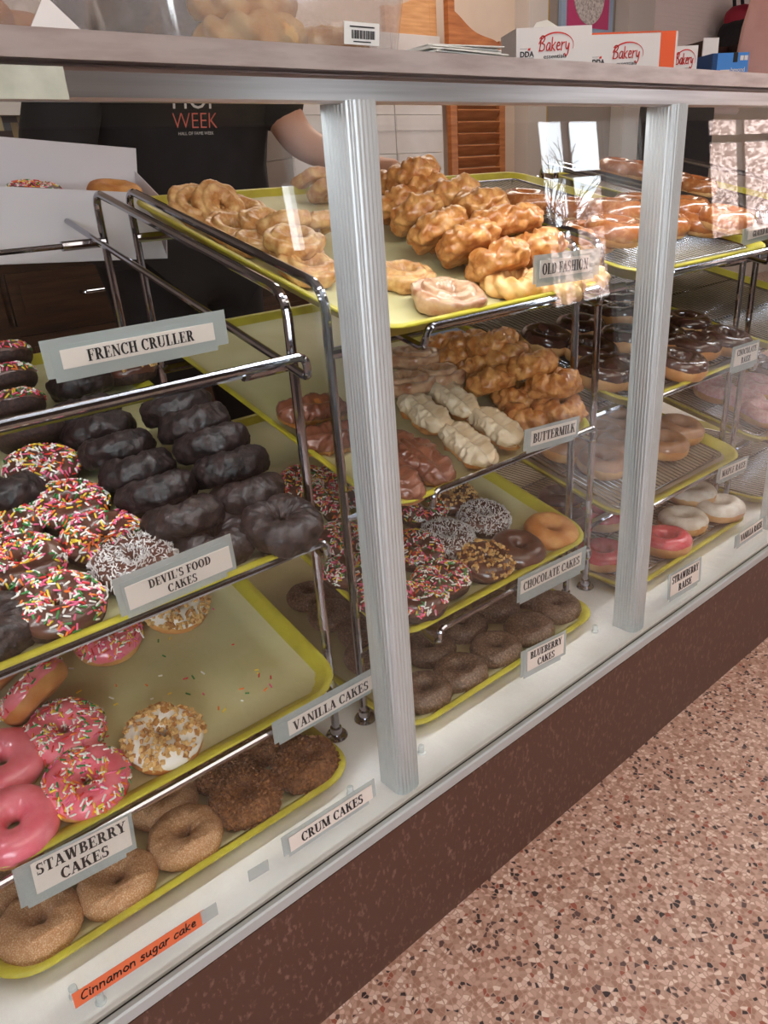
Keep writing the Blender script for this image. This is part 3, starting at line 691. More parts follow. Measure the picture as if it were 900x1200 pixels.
def paper_mesh(seed, hx, hy, fold=0.0):
    rnd = random.Random(seed); nx, ny = 26, 34; vs = []; fs = []
    for j in range(ny + 1):
        for i in range(nx + 1):
            u = -hx + 2 * hx * i / nx; v = -hy + 2 * hy * j / ny
            z = 0.0026 + 0.0012 * (1 + noise.noise(Vector((u * 14, v * 14, seed))))
            ex = max(0, abs(u) - (0.192)); ey = max(0, abs(v) - 0.292)
            z += 0.95 * max(ex, ey) + (0.35 * min(ex, ey))
            vs.append((u, v + TRAY_D / 2, z))
    for j in range(ny):
        for i in range(nx):
            a = j * (nx + 1) + i; fs.append((a, a + 1, a + nx + 2, a + nx + 1))
    return MB().add(vs, fs).mesh('parchment_paper', M['paper'], True)
PL = {'A1': 'beneath the cinnamon and crumb donuts', 'B1': 'mostly bare, strewn with stray sprinkles', 'C1': "under the devil's food rows", 'A2': 'under the blueberry donuts', 'B2': 'under the sprinkled chocolate donuts', 'C2': 'under the iced bars and crullers', 'D2': 'under the old fashion heap'}
def cooling_rack():
    hx, hy = 0.184, 0.288; z = 0.0125
    fr = MB().tube([(x, y + TRAY_D / 2, z) for x, y in rrect(hx, hy, 0.012, 3)], 0.0022, 8, True)
    wires = MB(); n = 30
    for i in range(1, n): wires.tube([(-hx + 2 * hx * i / n, TRAY_D / 2 - hy, z), (-hx + 2 * hx * i / n, TRAY_D / 2 + hy, z)], 0.0011, 5)
    sup = MB()
    for y in (-0.15, 0.0, 0.15): sup.tube([(-hx, y + TRAY_D / 2, z - 0.003), (hx, y + TRAY_D / 2, z - 0.003)], 0.0019, 6)
    ft = MB().tube([(-hx + 0.02, TRAY_D / 2 - hy + 0.01, z), (-hx + 0.02, TRAY_D / 2 - hy + 0.01, 0.0045)], 0.002, 6)
    for sx, sy in ((1, -1), (-1, 1), (1, 1)): ft.tube([(sx * (hx - 0.02), TRAY_D / 2 + sy * (hy - 0.01), z), (sx * (hx - 0.02), TRAY_D / 2 + sy * (hy - 0.01), 0.0045)], 0.002, 6)
    return [('frame', fr.mesh('frame', M['chrome'])), ('wires', wires.mesh('wires', M['chrome'])), ('support', sup.mesh('support', M['chrome'])), ('feet', ft.mesh('feet', M['chrome']))]
COOL = cooling_rack()
M['crumbpaper'] = mat('tray_liner', rgb(196, 182, 158), 0.6, col2=rgb(170, 152, 124), scale=9)
for k in TRAYS:
    o = link('tray', TRAY_ME); o.matrix_world = tray_frame(k)
    tag(o, TLAB[k], 'tray', 'yellow display trays')
    if k in PL:
        p = link('parchment_paper', paper_mesh(len(PL[k]), 0.2, 0.30)); p.matrix_world = tray_frame(k)
        tag(p, 'pale parchment sheet lining a yellow tray, ' + PL[k], 'paper', 'parchment liners in the trays')
    else:
        me = paper_mesh(len(CLAB[k]) + 3, 0.197, 0.296); me.materials[0] = M['crumbpaper']
        p = link('parchment_paper', me); p.matrix_world = tray_frame(k)
        tag(p, 'greyish paper liner under the wires in the tray of ' + CLAB[k].split(',')[0], 'paper', 'paper liners under the wire racks')
        w = thing('cooling_rack', '', 'cooling rack', group='wire cooling racks in the trays'); w.matrix_world = tray_frame(k)
        w['label'] = 'wire cooling rack in the tray of ' + CLAB[k]
        for nm, me in COOL: link(nm, me, w)

# ------------------------------------------------------------------ donuts
def ring_point(th, ph, Rc, rx, rz, fn=None):
    """th around the ring, ph around the tube: 0 outward, 90 top, 180 inward"""
    k = fn(th, ph) if fn else 1.0
    r = Rc + rx * math.cos(ph) * k
    return Vector((r * math.cos(th), r * math.sin(th), rz * math.sin(ph) * k))
def make_fn(seed, amp, freq, extra=None, fine=0.0):
    def fn(th, ph):
        p0 = Vector((math.cos(th) * (1 + 0.45 * math.cos(ph)), math.sin(th) * (1 + 0.45 * math.cos(ph)), 0.5 * math.sin(ph))); p = p0 * freq
        k = 1 + amp * noise.noise(p + Vector((seed * 7.3, seed * 3.1, 1))) + amp * 0.45 * noise.noise(p * 2.7 + Vector((seed, 5, seed)))
        if fine: k += fine * noise.noise(p0 * 9 + Vector((seed, 2, 9))) + 0.5 * fine * noise.noise(p0 * 19 + Vector((seed, 8, 1)))
        if extra: k *= extra(th, ph)
        return k
    return fn
def ring_mesh(name, m, Rc, rx, rz, fn, nt=56, npf=24, flat=0.82):
    rings = []
    for i in range(nt):
        th = 2 * math.pi * i / nt; ring = []
        for j in range(npf):
            v = ring_point(th, 2 * math.pi * j / npf, Rc, rx, rz, fn)
            if v.z < -rz * flat: v.z = -rz * flat + (v.z + rz * flat) * 0.15
            v.z += rz * flat; ring.append(v)
        rings.append(ring)
    return MB().loops(rings, closed=True).mesh(name, m, True)
def icing_mesh(name, m, Rc, rx, rz, fn, seed, lo=2, drip=14, hi=205, off=0.0013, nt=64, npf=16, flat=0.82):
    vs = []; fs = []
    for i in range(nt):
        th = 2 * math.pi * i / nt
        l = R_(lo - drip * noise.noise(Vector((math.cos(th) * 1.8, math.sin(th) * 1.8, seed * 3.7))) - drip * 0.5 * noise.noise(Vector((math.cos(th) * 4.5, math.sin(th) * 4.5, seed))))
        h = R_(hi)
        for j in range(npf + 1):
            u = j / npf; ph = l + (h - l) * u
            e = off * min(1, min(u, 1 - u) * npf / 1.3) - 0.0004 * (j in (0, npf))
            v = ring_point(th, ph, Rc, rx, rz, fn)
            c = Vector((Rc * math.cos(th), Rc * math.sin(th), 0)); dirn = (v - c).normalized()
            v = v + dirn * e; v.z += rz * flat; vs.append(v)
    for i in range(nt):
        i2 = (i + 1) % nt
        for j in range(npf): fs.append((i * (npf + 1) + j, i2 * (npf + 1) + j, i2 * (npf + 1) + j + 1, i * (npf + 1) + j + 1))
    return MB().add(vs, fs).mesh(name, m, True)
def topping(name, mats, Rc, rx, rz, fn, seed, count, shape, size, lo=12, hi=178, off=0.0016, flat=0.82, cover=None):
    rnd = random.Random(seed); mb = MB(); n = 0; tries = 0
    while n < count and tries < count * 6:
        tries += 1
        th = rnd.uniform(0, 2 * math.pi); ph = R_(rnd.uniform(lo, hi))
        if rnd.random() > (Rc + rx * math.cos(ph)) / (Rc + rx): continue
        if cover is not None and noise.noise(Vector((math.cos(th) * 2, math.sin(th) * 2, math.cos(ph) * 1.5 + seed))) > cover: continue
        v = ring_point(th, ph, Rc, rx, rz, fn); c = Vector((Rc * math.cos(th), Rc * math.sin(th), 0))
        nrm = (v - c).normalized(); v = v + nrm * off * rnd.uniform(0.8, 1.5); v.z += rz * flat
        q = nrm.to_track_quat('Z', 'Y').to_matrix(); mb.mi = rnd.choice((0, 0, 0, 1, 1, 2, 3, 4, 5)) if len(mats) == 6 else rnd.randrange(len(mats))
        if shape == 'rod':
            a = rnd.uniform(0, math.pi); d_ = q @ Vector((math.cos(a), math.sin(a), rnd.uniform(-0.25, 0.25))); d_.normalize()
            L = size * rnd.uniform(0.75, 1.15); r = size * 0.15
            mb.tube([v - d_ * L / 2, v - d_ * (L / 2 - r * 0.6), v + d_ * (L / 2 - r * 0.6), v + d_ * L / 2], [r * 0.55, r, r, r * 0.55], 5)
        else:
            s = size * rnd.uniform(0.55, 1.2); e = Euler((rnd.uniform(0, 6), rnd.uniform(0, 6), rnd.uniform(0, 6))).to_matrix()
            dims = (1, 0.75, 0.55) if shape == 'chunk' else (1.5, 0.34, 0.2)
            pts = [v + e @ Vector((sx * s * dims[0] / 2 * rnd.uniform(0.7, 1.2), sy * s * dims[1] / 2 * rnd.uniform(0.7, 1.2), sz * s * dims[2] / 2 * rnd.uniform(0.7, 1.2))) for sx in (-1, 1) for sy in (-1, 1) for sz in (-1, 1)]
            mb.add(pts, [(0, 1, 3, 2), (4, 6, 7, 5), (0, 4, 5, 1), (2, 3, 7, 6), (0, 2, 6, 4), (1, 5, 7, 3)])
        n += 1
    return mb.mesh(name, mats, shape == 'rod')
def bar_mesh(name, m, L, W, H, seed, off=0.0, zmin=-1.0):
    """lumpy iced stick with a lengthwise cleft; zmin cuts the icing part at that height"""
    nt, npf = 64, 36; rings = []
    for i in range(nt + 1):
        u = -1 + 2 * i / nt; e = max(0.0, 1 - abs(u) ** 5) ** 0.5; x = u * L / 2; ring = []
        for j in range(npf):
            ph = 2 * math.pi * j / npf; c, s = math.cos(ph), math.sin(ph)
            y = math.copysign(abs(c) ** 0.75, c) * W / 2; z = math.copysign(abs(s) ** 0.8, s) * H / 2
            z -= 0.3 * H * math.exp(-(y / (W * 0.13)) ** 2) * (s > 0) * (0.7 + 0.5 * noise.noise(Vector((u * 3, seed, 0))))
            k = 1 + 0.22 * noise.noise(Vector((u * 3 + seed, c * 1.1, s * 1.1 + seed))) + 0.16 * noise.noise(Vector((u * 8 + seed, c * 3, s * 3))) + 0.07 * noise.noise(Vector((u * 20 + seed, c * 7, s * 7)))
            v = Vector((x * (1 + 0.04 * noise.noise(Vector((c, s, seed)))), y * e * k, z * e * k))
            if off: v += Vector((0.3 * u * off, math.copysign(off, y), off))
            v.z = max(v.z, zmin * H / 2)
            ring.append(v + Vector((0, 0, H / 2)))
        rings.append(ring)
    return MB().loops(rings).mesh(name, m, True)

CAKE = (0.0256, 0.0182, 0.0172)
RAISED = (0.0315, 0.0175, 0.0195)
def old_extra(seed):
    def f(th, ph):
        d_ = (math.degrees(ph) % 360)
        groove = 0.30 * math.exp(-((d_ - 62 - 8 * math.sin(3 * th + seed)) / 15) ** 2)
        petals = 0.10 * math.sin(6 * th + seed + 0.8 * math.sin(2 * th)) * (math.cos(ph) > -0.3) * max(0, math.cos(ph) + 0.3)
        lip = 0.14 * math.exp(-((d_ - 28) / 18) ** 2)
        return 1 - groove + petals + lip
    return f
def knob_extra(seed):
    def f(th, ph):
        a = 5 * th + 1.6 * ph + seed; k = 1 + 0.3 * (abs(math.sin(a / 2 * 1.0)) ** 0.6 - 0.6)
        k += 0.15 * noise.noise(Vector((math.cos(th) * 3.2, math.sin(th) * 3.2, math.sin(ph) * 2 + seed)))
        return k
    return f
def twist_extra(seed):
    def f(th, ph): return 1 + 0.16 * math.sin(9 * th + 3 * ph + seed)
    return f
KINDS = {}
def variants(kind, n, build):
    KINDS[kind] = [build(i + 1) for i in range(n)]
def iced(dough, ice, g, amp=0.05, freq=2.2, lo=2, drip=14, extra=None):
    def b(s):
        Rc, rx, rz = g; fn = make_fn(s + len(dough), amp, freq)
        parts = [('dough', ring_mesh('dough', M[dough], Rc, rx, rz, fn)), ('icing', icing_mesh('icing', M[ice], Rc, rx, rz, fn, s, lo, drip))]
        if extra:
            e = extra(Rc, rx, rz, fn, s); parts.append(e)
        return parts, rz
    return b
def solo(m, g, amp, freq, ex=None, nt=56, npf=24, fine=0.0):
    def b(s):
        Rc, rx, rz = g; fn = make_fn(s + len(m), amp, freq, ex(s) if ex else None, fine)
        return [('donut', ring_mesh('donut', M[m], Rc, rx, rz, fn, nt, npf))], rz
    return b
def sprk(n, **k): return lambda Rc, rx, rz, fn, s: ('sprinkles', topping('sprinkles', SPR, Rc, rx, rz, fn, s, n, 'rod', 0.0078, **k))
def chop(name, mats, n, size, shape='chunk', **k): return lambda Rc, rx, rz, fn, s: (name, topping(name, [M[x] for x in mats], Rc, rx, rz, fn, s, n, shape, size, **k))
variants('cin', 4, solo('sugar', CAKE, 0.12, 1.9, None, 96, 36, 0.035))
def crumb_b(s):
    parts, rz = solo('crumbdough', CAKE, 0.1, 2.0)(s); Rc, rx, rz = CAKE
    parts[0] = ('dough', parts[0][1]); parts.append(('crumb_coating', topping('crumb_coating', [M['crumb'], M['crumb2'], M['crumbdough']], Rc, rx, rz, make_fn(s + 10, 0.1, 2.0), s, 850, 'chunk', 0.0042, lo=-50, hi=215, off=0.0006)))
    return parts, rz
variants('crumb', 3, crumb_b)
variants('pinkspr', 3, iced('dough', 'pink', CAKE, lo=-2, extra=sprk(290, cover=0.32)))
variants('pink', 2, iced('dough', 'pink', CAKE, lo=-8))
variants('vannut', 2, iced('dough', 'vanice', CAKE, extra=chop('nuts', ['nut', 'nut', 'nut2'], 330, 0.0062, cover=0.3)))
variants('spr', 5, iced('darkdough', 'chocice', CAKE, lo=0, extra=sprk(330, cover=0.3)))
variants('coco', 2, iced('darkdough', 'chocice', CAKE, lo=2, extra=chop('coconut', ['coco'], 950, 0.0042, 'flake', lo=0)))
variants('chnut', 3, iced('darkdough', 'chocice', CAKE, lo=-6, extra=chop('nuts', ['nut', 'nut', 'nut2'], 190, 0.0056, lo=20)))
variants('choc', 1, iced('darkdough', 'chocice', CAKE, lo=-16))
variants('plain', 1, solo('dough', (0.027, 0.0185, 0.0165), 0.06, 1.8))
variants('devil', 5, solo('devil', (0.0262, 0.0205, 0.0200), 0.2, 2.2, None, 100, 40, 0.07))
variants('blue', 4, solo('blue', CAKE, 0.07, 2.0, None, 100, 40, 0.03))
variants('old', 5, solo('olddough', (0.0285, 0.0165, 0.0155), 0.08, 2.4, old_extra, 110, 44, 0.07))
variants('ofglaze', 3, solo('sheen', (0.028, 0.0168, 0.0155), 0.1, 2.4, old_extra, 110, 44, 0.06))
variants('knob', 6, solo('knob', (0.0235, 0.021, 0.0205), 0.2, 2.6, knob_extra, 120, 48, 0.06))
variants('cruller', 3, solo('pale', (0.028, 0.0165, 0.0150), 0.1, 2.2, twist_extra, 140, 40, 0.06))
def bar_b(ice):
    def b(s):
        return [('dough', bar_mesh('dough', M['knob'], 0.108, 0.046, 0.034, s)), ('icing', bar_mesh('icing', M[ice], 0.108, 0.046, 0.034, s, 0.0016, -0.25))], 0.0165
    return b
variants('barchoc', 4, bar_b('barchoc')); variants('barvan', 4, bar_b('barvan'))
variants('srais', 2, iced('raised', 'redpink', RAISED, lo=10, drip=10))
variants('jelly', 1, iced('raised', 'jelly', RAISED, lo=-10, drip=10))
variants('wrais', 2, iced('raised', 'powder', RAISED, lo=4, drip=16))
variants('maple', 3, iced('raised', 'maple', RAISED, lo=12, drip=12))
variants('chrais', 4, iced('raised', 'chocgl', RAISED, lo=12, drip=14))
variants('glz', 4, iced('raised', 'glaze', RAISED, lo=-22, drip=16))
variants('prais', 3, iced('raised', 'lilac', RAISED, lo=-4, drip=14))
NAME = {'cin': ('cinnamon_sugar_donut', 'cinnamon sugar donut'), 'crumb': ('crumb_donut', 'brown crumb coated donut'), 'pinkspr': ('strawberry_sprinkle_donut', 'sprinkled pink donut'),
 'pink': ('strawberry_donut', 'plain pink iced donut'), 'vannut': ('vanilla_nut_donut', 'white donut with chopped nuts'), 'spr': ('chocolate_sprinkle_donut', 'sprinkled chocolate donut'),
 'coco': ('coconut_donut', 'coconut topped chocolate donut'), 'chnut': ('chocolate_nut_donut', 'nut topped chocolate donut'), 'choc': ('chocolate_donut', 'chocolate iced donut'), 'plain': ('plain_donut', 'plain golden cake donut'),
 'devil': ('devils_food_donut', "dark devil's food donut"), 'blue': ('blueberry_donut', 'dark brown blueberry cake donut'), 'old': ('old_fashion_donut', 'golden old fashion donut'), 'ofglaze': ('glazed_old_fashion_donut', 'pale glazed old fashion donut'),
 'knob': ('buttermilk_cruller', 'craggy golden buttermilk donut'), 'cruller': ('french_cruller', 'pale twisted french cruller'), 'barchoc': ('chocolate_bar_donut', 'brown iced bar'), 'barvan': ('vanilla_bar_donut', 'cream iced bar'),
 'srais': ('strawberry_raised_donut', 'red pink glazed raised donut'), 'jelly': ('berry_raised_donut', 'dark berry glazed raised donut'), 'wrais': ('vanilla_raised_donut', 'white iced raised donut'), 'maple': ('maple_raised_donut', 'maple iced raised donut'),
 'chrais': ('chocolate_raised_donut', 'chocolate glazed raised donut'), 'glz': ('glazed_raised_donut', 'shiny glazed raised donut'), 'prais': ('pink_sugar_donut', 'pale pink sugared raised donut')}
TRAYNAME = {'A1': 'cinnamon tray', 'B1': 'strawberry tray', 'C1': "devil's food tray", 'A2': 'blueberry tray', 'B2': 'chocolate cakes tray', 'C2': 'buttermilk tray', 'D2': 'old fashion tray', 'A3': 'strawberry raise tray', 'B3': 'maple tray', 'C3': 'chocolate raise tray', 'D3': 'glazed tray', 'A4': 'far right floor tray', 'B4': 'pink donut tray', 'C4': 'far right tray', 'D4': 'far right top tray'}
DONUTS=[
 ('A1', 'cin', -0.1647, 0.0596, 0.0187, 0, 0, 20, 1, 'at the near left corner of the lowest tray, under the strawberry card'),
 ('A1', 'cin', -0.0836, 0.0528, 0.0187, 0, 0, 80, 1, 'second from the near left along the front edge of the lowest tray'),
 ('A1', 'cin', 0.0009, 0.0575, 0.0187, 0, 0, 140, 1, 'directly in front of the coarse crumb donuts, right end of its row'),
 ('A1', 'cin', -0.1753, 0.1411, 0.0187, 0, 0, 50, 1, 'half hidden behind the strawberry card, by the left edge of the photo'),
 ('A1', 'cin', 0.0059, 0.1313, 0.0187, 0, 0, 200, 1, "in the second row, half under the strawberry tray's front edge"),
 ('A1', 'crumb', 0.084, 0.0596, 0.0201, 0, 0, 0, 1, 'in the front row, left of the two big ones'),
 ('A1', 'crumb', 0.1715, 0.0564, 0.0201, 0, 0, 90, 1, 'at the right front corner of the lowest tray'),
 ('A1', 'crumb', 0.0911, 0.1286, 0.0201, 0, 0, 160, 1, 'second row, mostly under the front rod of the tray above'),
 ('A1', 'crumb', 0.159, 0.1325, 0.0201, 0, 0, 40, 1, 'furthest back, right behind the vanilla card'),
 ('B1', 'pinkspr', -0.0883, 0.1272, 0.0192, 0, 0, 10, 1, 'flat, in front of the tilted pink donut'),
 ('B1', 'pinkspr', -0.0946, 0.0483, 0.022, 0, 0, 120, 1, 'nearest the front edge of the strawberry tray'),
 ('B1', 'pinkspr', 0.0105, 0.2421, 0.0192, 0, 0, 220, 1, "at the back, peeking out under the devil's food tray"),
 ('B1', 'pinkspr', -0.0982, 0.1854, 0.04, -55, -25, 0, 1, 'tipped on its side so its orange underside shows'),
 ('B1', 'pinkspr', -0.1143, 0.2396, 0.042, -50, -25, 60, 1, 'tipped up behind the other tipped one, at the left edge'),
 ('B1', 'pink', -0.1566, 0.1251, 0.0192, 0, 0, 0, 1, 'smooth iced, cut by the left edge, behind its twin'),
 ('B1', 'pink', -0.1705, 0.0449, 0.02, 0, 0, 70, 1, 'smooth iced, nearest the strawberry card'),
 ('B1', 'vannut', -0.0041, 0.0549, 0.0192, 0, 0, 30, 1, 'alone on the bare paper, near the tray front'),
 ('B1', 'vannut', 0.1082, 0.245, 0.0192, 0, 0, 130, 1, "just under the devil's food card"),
 ('C1', 'spr', -0.0723, 0.053, 0.0192, 0, 0, 0, 1, "largest in view, closest to the tray's front edge"),
 ('C1', 'spr', -0.0798, 0.135, 0.0192, 0, 0, 60, 1, "left of the devil's food card, behind the frontmost one"),
 ('C1', 'spr', 0.0054, 0.132, 0.0192, 0, 0, 110, 1, 'just behind the coconut donut'),
 ('C1', 'spr', -0.0016, 0.2103, 0.0192, 0, 0, 170, 1, "in the middle of the group, right of its left neighbour's dark side"),
 ('C1', 'spr', 0.0017, 0.3051, 0.02, 0, 0, 230, 1, "at the back of the flat ones, touching the devil's food row"),
 ('C1', 'spr', -0.077, 0.2074, 0.0192, 0, 0, 290, 1, 'at the left edge of the photo, behind the front pair'),
 ('C1', 'spr', 0.0137, 0.3752, 0.032, -42, 0, 20, 1, 'standing on edge with its dark side showing, below the french cruller rods'),
 ('C1', 'spr', 0.0159, 0.4516, 0.034, -40, 0, 80, 1, 'leaning, just above the french cruller rods'),
 ('C1', 'spr', 0.034, 0.5357, 0.034, -40, 0, 140, 1, 'leaning, second from the back at the left edge'),
 ('C1', 'spr', 0.0538, 0.6129, 0.034, -40, 0, 200, 1, 'leaning, furthest back at the left edge'),
 ('C1', 'devil', -0.141, 0.0621, 0.0187, 0, 0, 0, 1, 'bare, cut off by the left edge near the tray front'),
 ('C1', 'devil', -0.0573, 0.2587, 0.028, -30, 0, 0, 1, 'bare, side on, at the left edge between the sprinkled ones'),
 ('C1', 'coco', 0.0143, 0.0747, 0.0192, 0, 0, 40, 1, "right behind the left end of the devil's food card"),
 ('C1', 'devil', 0.1716, 0.0343, 0.0347, 0, 0, 0, 1, 'lying flat at the front in the right hand plain dark row'),
 ('C1', 'devil', 0.1683, 0.1056, 0.035, -33, 0, 47, 1, 'second from the front in the right hand plain dark row'),
 ('C1', 'devil', 0.1718, 0.1461, 0.053, -33, 0, 94, 1, 'third from the front in the right hand plain dark row'),
 ('C1', 'devil', 0.1719, 0.1906, 0.063, -33, 0, 141, 1, 'fourth from the front in the right hand plain dark row'),
 ('C1', 'devil', 0.1706, 0.2329, 0.071, -33, 0, 188, 1, 'fifth from the front in the right hand plain dark row'),
 ('C1', 'devil', 0.1712, 0.2792, 0.073, -33, 0, 235, 1, 'sixth from the front in the right hand plain dark row'),
 ('C1', 'devil', 0.1054, 0.068, 0.0187, 0, 0, 20, 1, 'lying flat at the front in the left hand plain dark row'),
 ('C1', 'devil', 0.085, 0.1028, 0.035, -33, 0, 81, 1, 'second from the front in the left hand plain dark row'),
 ('C1', 'devil', 0.0852, 0.1659, 0.035, -33, 0, 142, 1, 'third from the front in the left hand plain dark row'),
 ('C1', 'devil', 0.0856, 0.2211, 0.035, -33, 0, 203, 1, 'fourth from the front in the left hand plain dark row'),
 ('C1', 'devil', 0.0869, 0.2801, 0.035, -33, 0, 264, 1, 'fifth from the front in the left hand plain dark row'),
 ('C1', 'devil', 0.0874, 0.3364, 0.035, -33, 0, 325, 1, 'sixth from the front in the left hand plain dark row'),
 ('C1', 'devil', 0.089, 0.3907, 0.035, -33, 0, 386, 1, 'seventh from the front in the left hand plain dark row'),
 ('C1', 'devil', 0.1245, 0.491, 0.028, -30, 0, 0, 1, 'behind the left row, just under the french cruller card'),
 ('C1', 'chnut', 0.2029, 0.5061, 0.024, -20, 0, 0, 1, 'furthest back, half behind the french cruller card'),
 ('A2', 'blue', -0.138, 0.0578, 0.0179, 0, 0, 239, 0.95, 'at the front edge, touching the fluted post'),
 ('A2', 'blue', -0.0664, 0.053, 0.0179, 0, 0, 180, 0.95, 'second from the post along the front edge'),
 ('A2', 'blue', 0.0154, 0.056, 0.0179, 0, 0, 107, 0.95, 'third from the post along the front edge'),
 ('A2', 'blue', 0.0948, 0.0548, 0.0179, 0, 0, 20, 0.95, 'just above the blueberry card'),
 ('A2', 'blue', 0.1802, 0.0658, 0.0179, 0, 0, 244, 0.95, 'at the right front corner of its tray'),
 ('A2', 'blue', -0.057, 0.1306, 0.0179, 0, 0, 288, 0.95, 'second row, beside the fluted post, below the chrome kink'),
 ('A2', 'blue', 0.027, 0.1404, 0.0179, 0, 0, 194, 0.95, 'second row, behind the second one of the front row'),
 ('A2', 'blue', 0.1115, 0.1425, 0.0179, 0, 0, 107, 0.95, 'second row, under the left end of the chocolate cakes card'),
 ('A2', 'blue', 0.1856, 0.1321, 0.0179, 0, 0, 13, 0.95, 'second row, mostly behind the chocolate cakes card'),
 ('A2', 'blue', -0.1371, 0.186, 0.0179, 0, 0, 151, 0.95, 'left of the post, between the post and the chrome legs'),
 ('A2', 'blue', -0.1024, 0.249, 0.0179, 0, 0, 88, 0.95, 'left of the post, in shade, second row'),
 ('A2', 'blue', -0.1061, 0.331, 0.0179, 0, 0, 196, 0.95, 'in shade behind the two chrome legs'),
 ('A2', 'blue', -0.0518, 0.3676, 0.0179, 0, 0, 294, 0.95, 'in shade, second from the back left of the post'),
 ('A2', 'blue', -0.0956, 0.4142, 0.0179, 0, 0, 14, 0.95, 'furthest back in shade left of the post'),
 ('B2', 'spr', -0.0769, 0.0614, 0.021, -14, 0, 298, 1, 'right of the post, centre of the front row'),
 ('B2', 'spr', -0.1408, 0.0457, 0.021, -14, 0, 339, 1, 'at the front edge, half hidden by the post'),
 ('B2', 'spr', -0.0602, 0.1363, 0.0192, 0, 0, 328, 1, 'second row, touching the post'),
 ('B2', 'spr', 0.0212, 0.2135, 0.0192, 0, 0, 34, 1, "third row, under the buttermilk tray's kinked rod"),
 ('B2', 'spr', -0.1764, 0.0806, 0.021, -14, 0, 248, 1, 'at the front edge, hidden mostly behind the post'),
 ('B2', 'spr', -0.1791, 0.148, 0.021, -14, 0, 212, 1, 'left of the post, nearest the front'),
 ('B2', 'spr', -0.1381, 0.2155, 0.0192, 0, 0, 135, 1, 'left of the post, second from the front'),
 ('B2', 'spr', -0.0803, 0.2835, 0.0192, 0, 0, 168, 1, 'left of the post, third from the front, beside the chrome leg'),
 ('B2', 'spr', -0.0793, 0.337, 0.0192, 0, 0, 286, 1, 'left of the post, fourth from the front'),
 ('B2', 'spr', -0.0965, 0.3853, 0.0192, 0, 0, 327, 1, 'left of the post, behind the left chrome leg'),
 ('B2', 'spr', -0.0297, 0.3635, 0.0192, 0, 0, 102, 1, 'left of the post, furthest back'),
 ('B2', 'chnut', 0.0103, 0.0546, 0.0192, 0, 0, 15, 1, 'in the front row beside the plain chocolate one'),
 ('B2', 'chnut', 0.0925, 0.2143, 0.0192, 0, 0, 100, 1, 'at the back, under the buttermilk bars'),
 ('B2', 'coco', 0.0007, 0.1303, 0.0195, 0, 0, 0, 1.02, 'left of the two, just behind the front sprinkled one'),
 ('B2', 'coco', 0.0941, 0.1379, 0.0192, 0, 0, 90, 1, 'right of the two, by the bare paper'),
 ('B2', 'choc', 0.0788, 0.0482, 0.0192, 0, 0, 10, 1, 'smooth iced, between the nut and the plain golden one'),
 ('B2', 'plain', 0.1669, 0.0519, 0.0187, 0, 0, 0, 1, 'alone at the right front corner of the chocolate cakes tray'),
 ('C2', 'barchoc', -0.1673, 0.2328, 0.038, 0, 4, -8, 1, 'left of the post, on top, cut end showing'),
 ('C2', 'barchoc', -0.166, 0.1799, 0.0187, 0, 0, -10, 1, 'left of the post, lying below the top one'),
 ('C2', 'barchoc', -0.1045, 0.0966, 0.0187, 0, 0, 82, 1, 'right of the post, second from the front edge'),
 ('C2', 'barchoc', -0.0989, 0.0641, 0.0187, 0, 0, 80, 1, 'right of the post, tip pointing at the front edge'),
 ('C2', 'barchoc', -0.1613, 0.0543, 0.0187, 0, 0, 78, 1, 'nearest the front edge, against the post'),
 ('C2', 'barvan', -0.022, 0.0588, 0.024, 0, 0, 80, 1, 'nearest the front edge of the four'),
 ('C2', 'barvan', 0.05, 0.0732, 0.026, 0, 0, 80, 1, 'beside the pale crullers, right of the front one'),
 ('C2', 'barvan', -0.0178, 0.156, 0.03, 0, 0, 80, 1, 'touching the post, behind the brown bars'),
 ('C2', 'barvan', 0.0497, 0.1649, 0.032, 0, 0, 80, 1, 'at the back, tip under the red ring'),
 ('C2', 'ofglaze', 0.0162, 0.2367, 0.04, -12, 0, 0, 1, 'beside the post, left of its twin'),
 ('C2', 'ofglaze', 0.0787, 0.2303, 0.042, -14, 0, 60, 1, 'with red jam specks, right of the pair by the post'),
 ('C2', 'ofglaze', 0.0883, 0.3017, 0.045, -10, 0, 120, 1, 'behind the pair, touching the post'),
 ('C2', 'knob', 0.1267, 0.1595, 0.05, -36, 0, 0, 0.92, 'large, front left of the golden pile'),
 ('C2', 'knob', 0.1585, 0.1235, 0.034, -18, 0, 53, 0.92, 'second from the front of the golden pile'),
 ('C2', 'knob', 0.1383, 0.0778, 0.022, -4, 0, 106, 0.92, 'palest, at the front left above the buttermilk card'),
 ('C2', 'knob', 0.1701, 0.0526, 0.04, -4, 0, 159, 0.92, 'pale, at the right front corner of the buttermilk tray'),
 ('C2', 'knob', 0.1717, 0.0749, 0.072, -18, 0, 212, 0.92, 'right edge of the golden pile'),
 ('C2', 'knob', 0.1691, 0.121, 0.084, -30, 0, 265, 0.92, 'top right of the golden pile'),
 ('C2', 'knob', 0.1697, 0.1736, 0.075, -34, 0, 318, 0.92, 'top middle of the golden pile'),
 ('C2', 'knob', 0.1495, 0.2099, 0.05, -36, 0, 371, 0.92, 'top left of the golden pile'),
 ('C2', 'knob', 0.1485, 0.2623, 0.045, -30, 0, 424, 0.92, 'leftmost of the golden pile'),
 ('C2', 'knob', 0.1685, 0.2045, 0.09, -30, 0, 477, 0.92, 'furthest back, just under the old fashion tray'),
 ('C2', 'knob', 0.1719, 0.265, 0.064, -34, 0, 530, 0.92, "back left, under the old fashion tray's rod"),
 ('C2', 'knob', 0.1665, 0.3148, 0.045, -30, 0, 583, 0.92, 'back, left of all, beside the glazed rings'),
 ('D2', 'old', -0.1643, 0.5144, 0.034, 30, 0, 0, 0.9, 'ring with open hole, at the far left of the tray'),
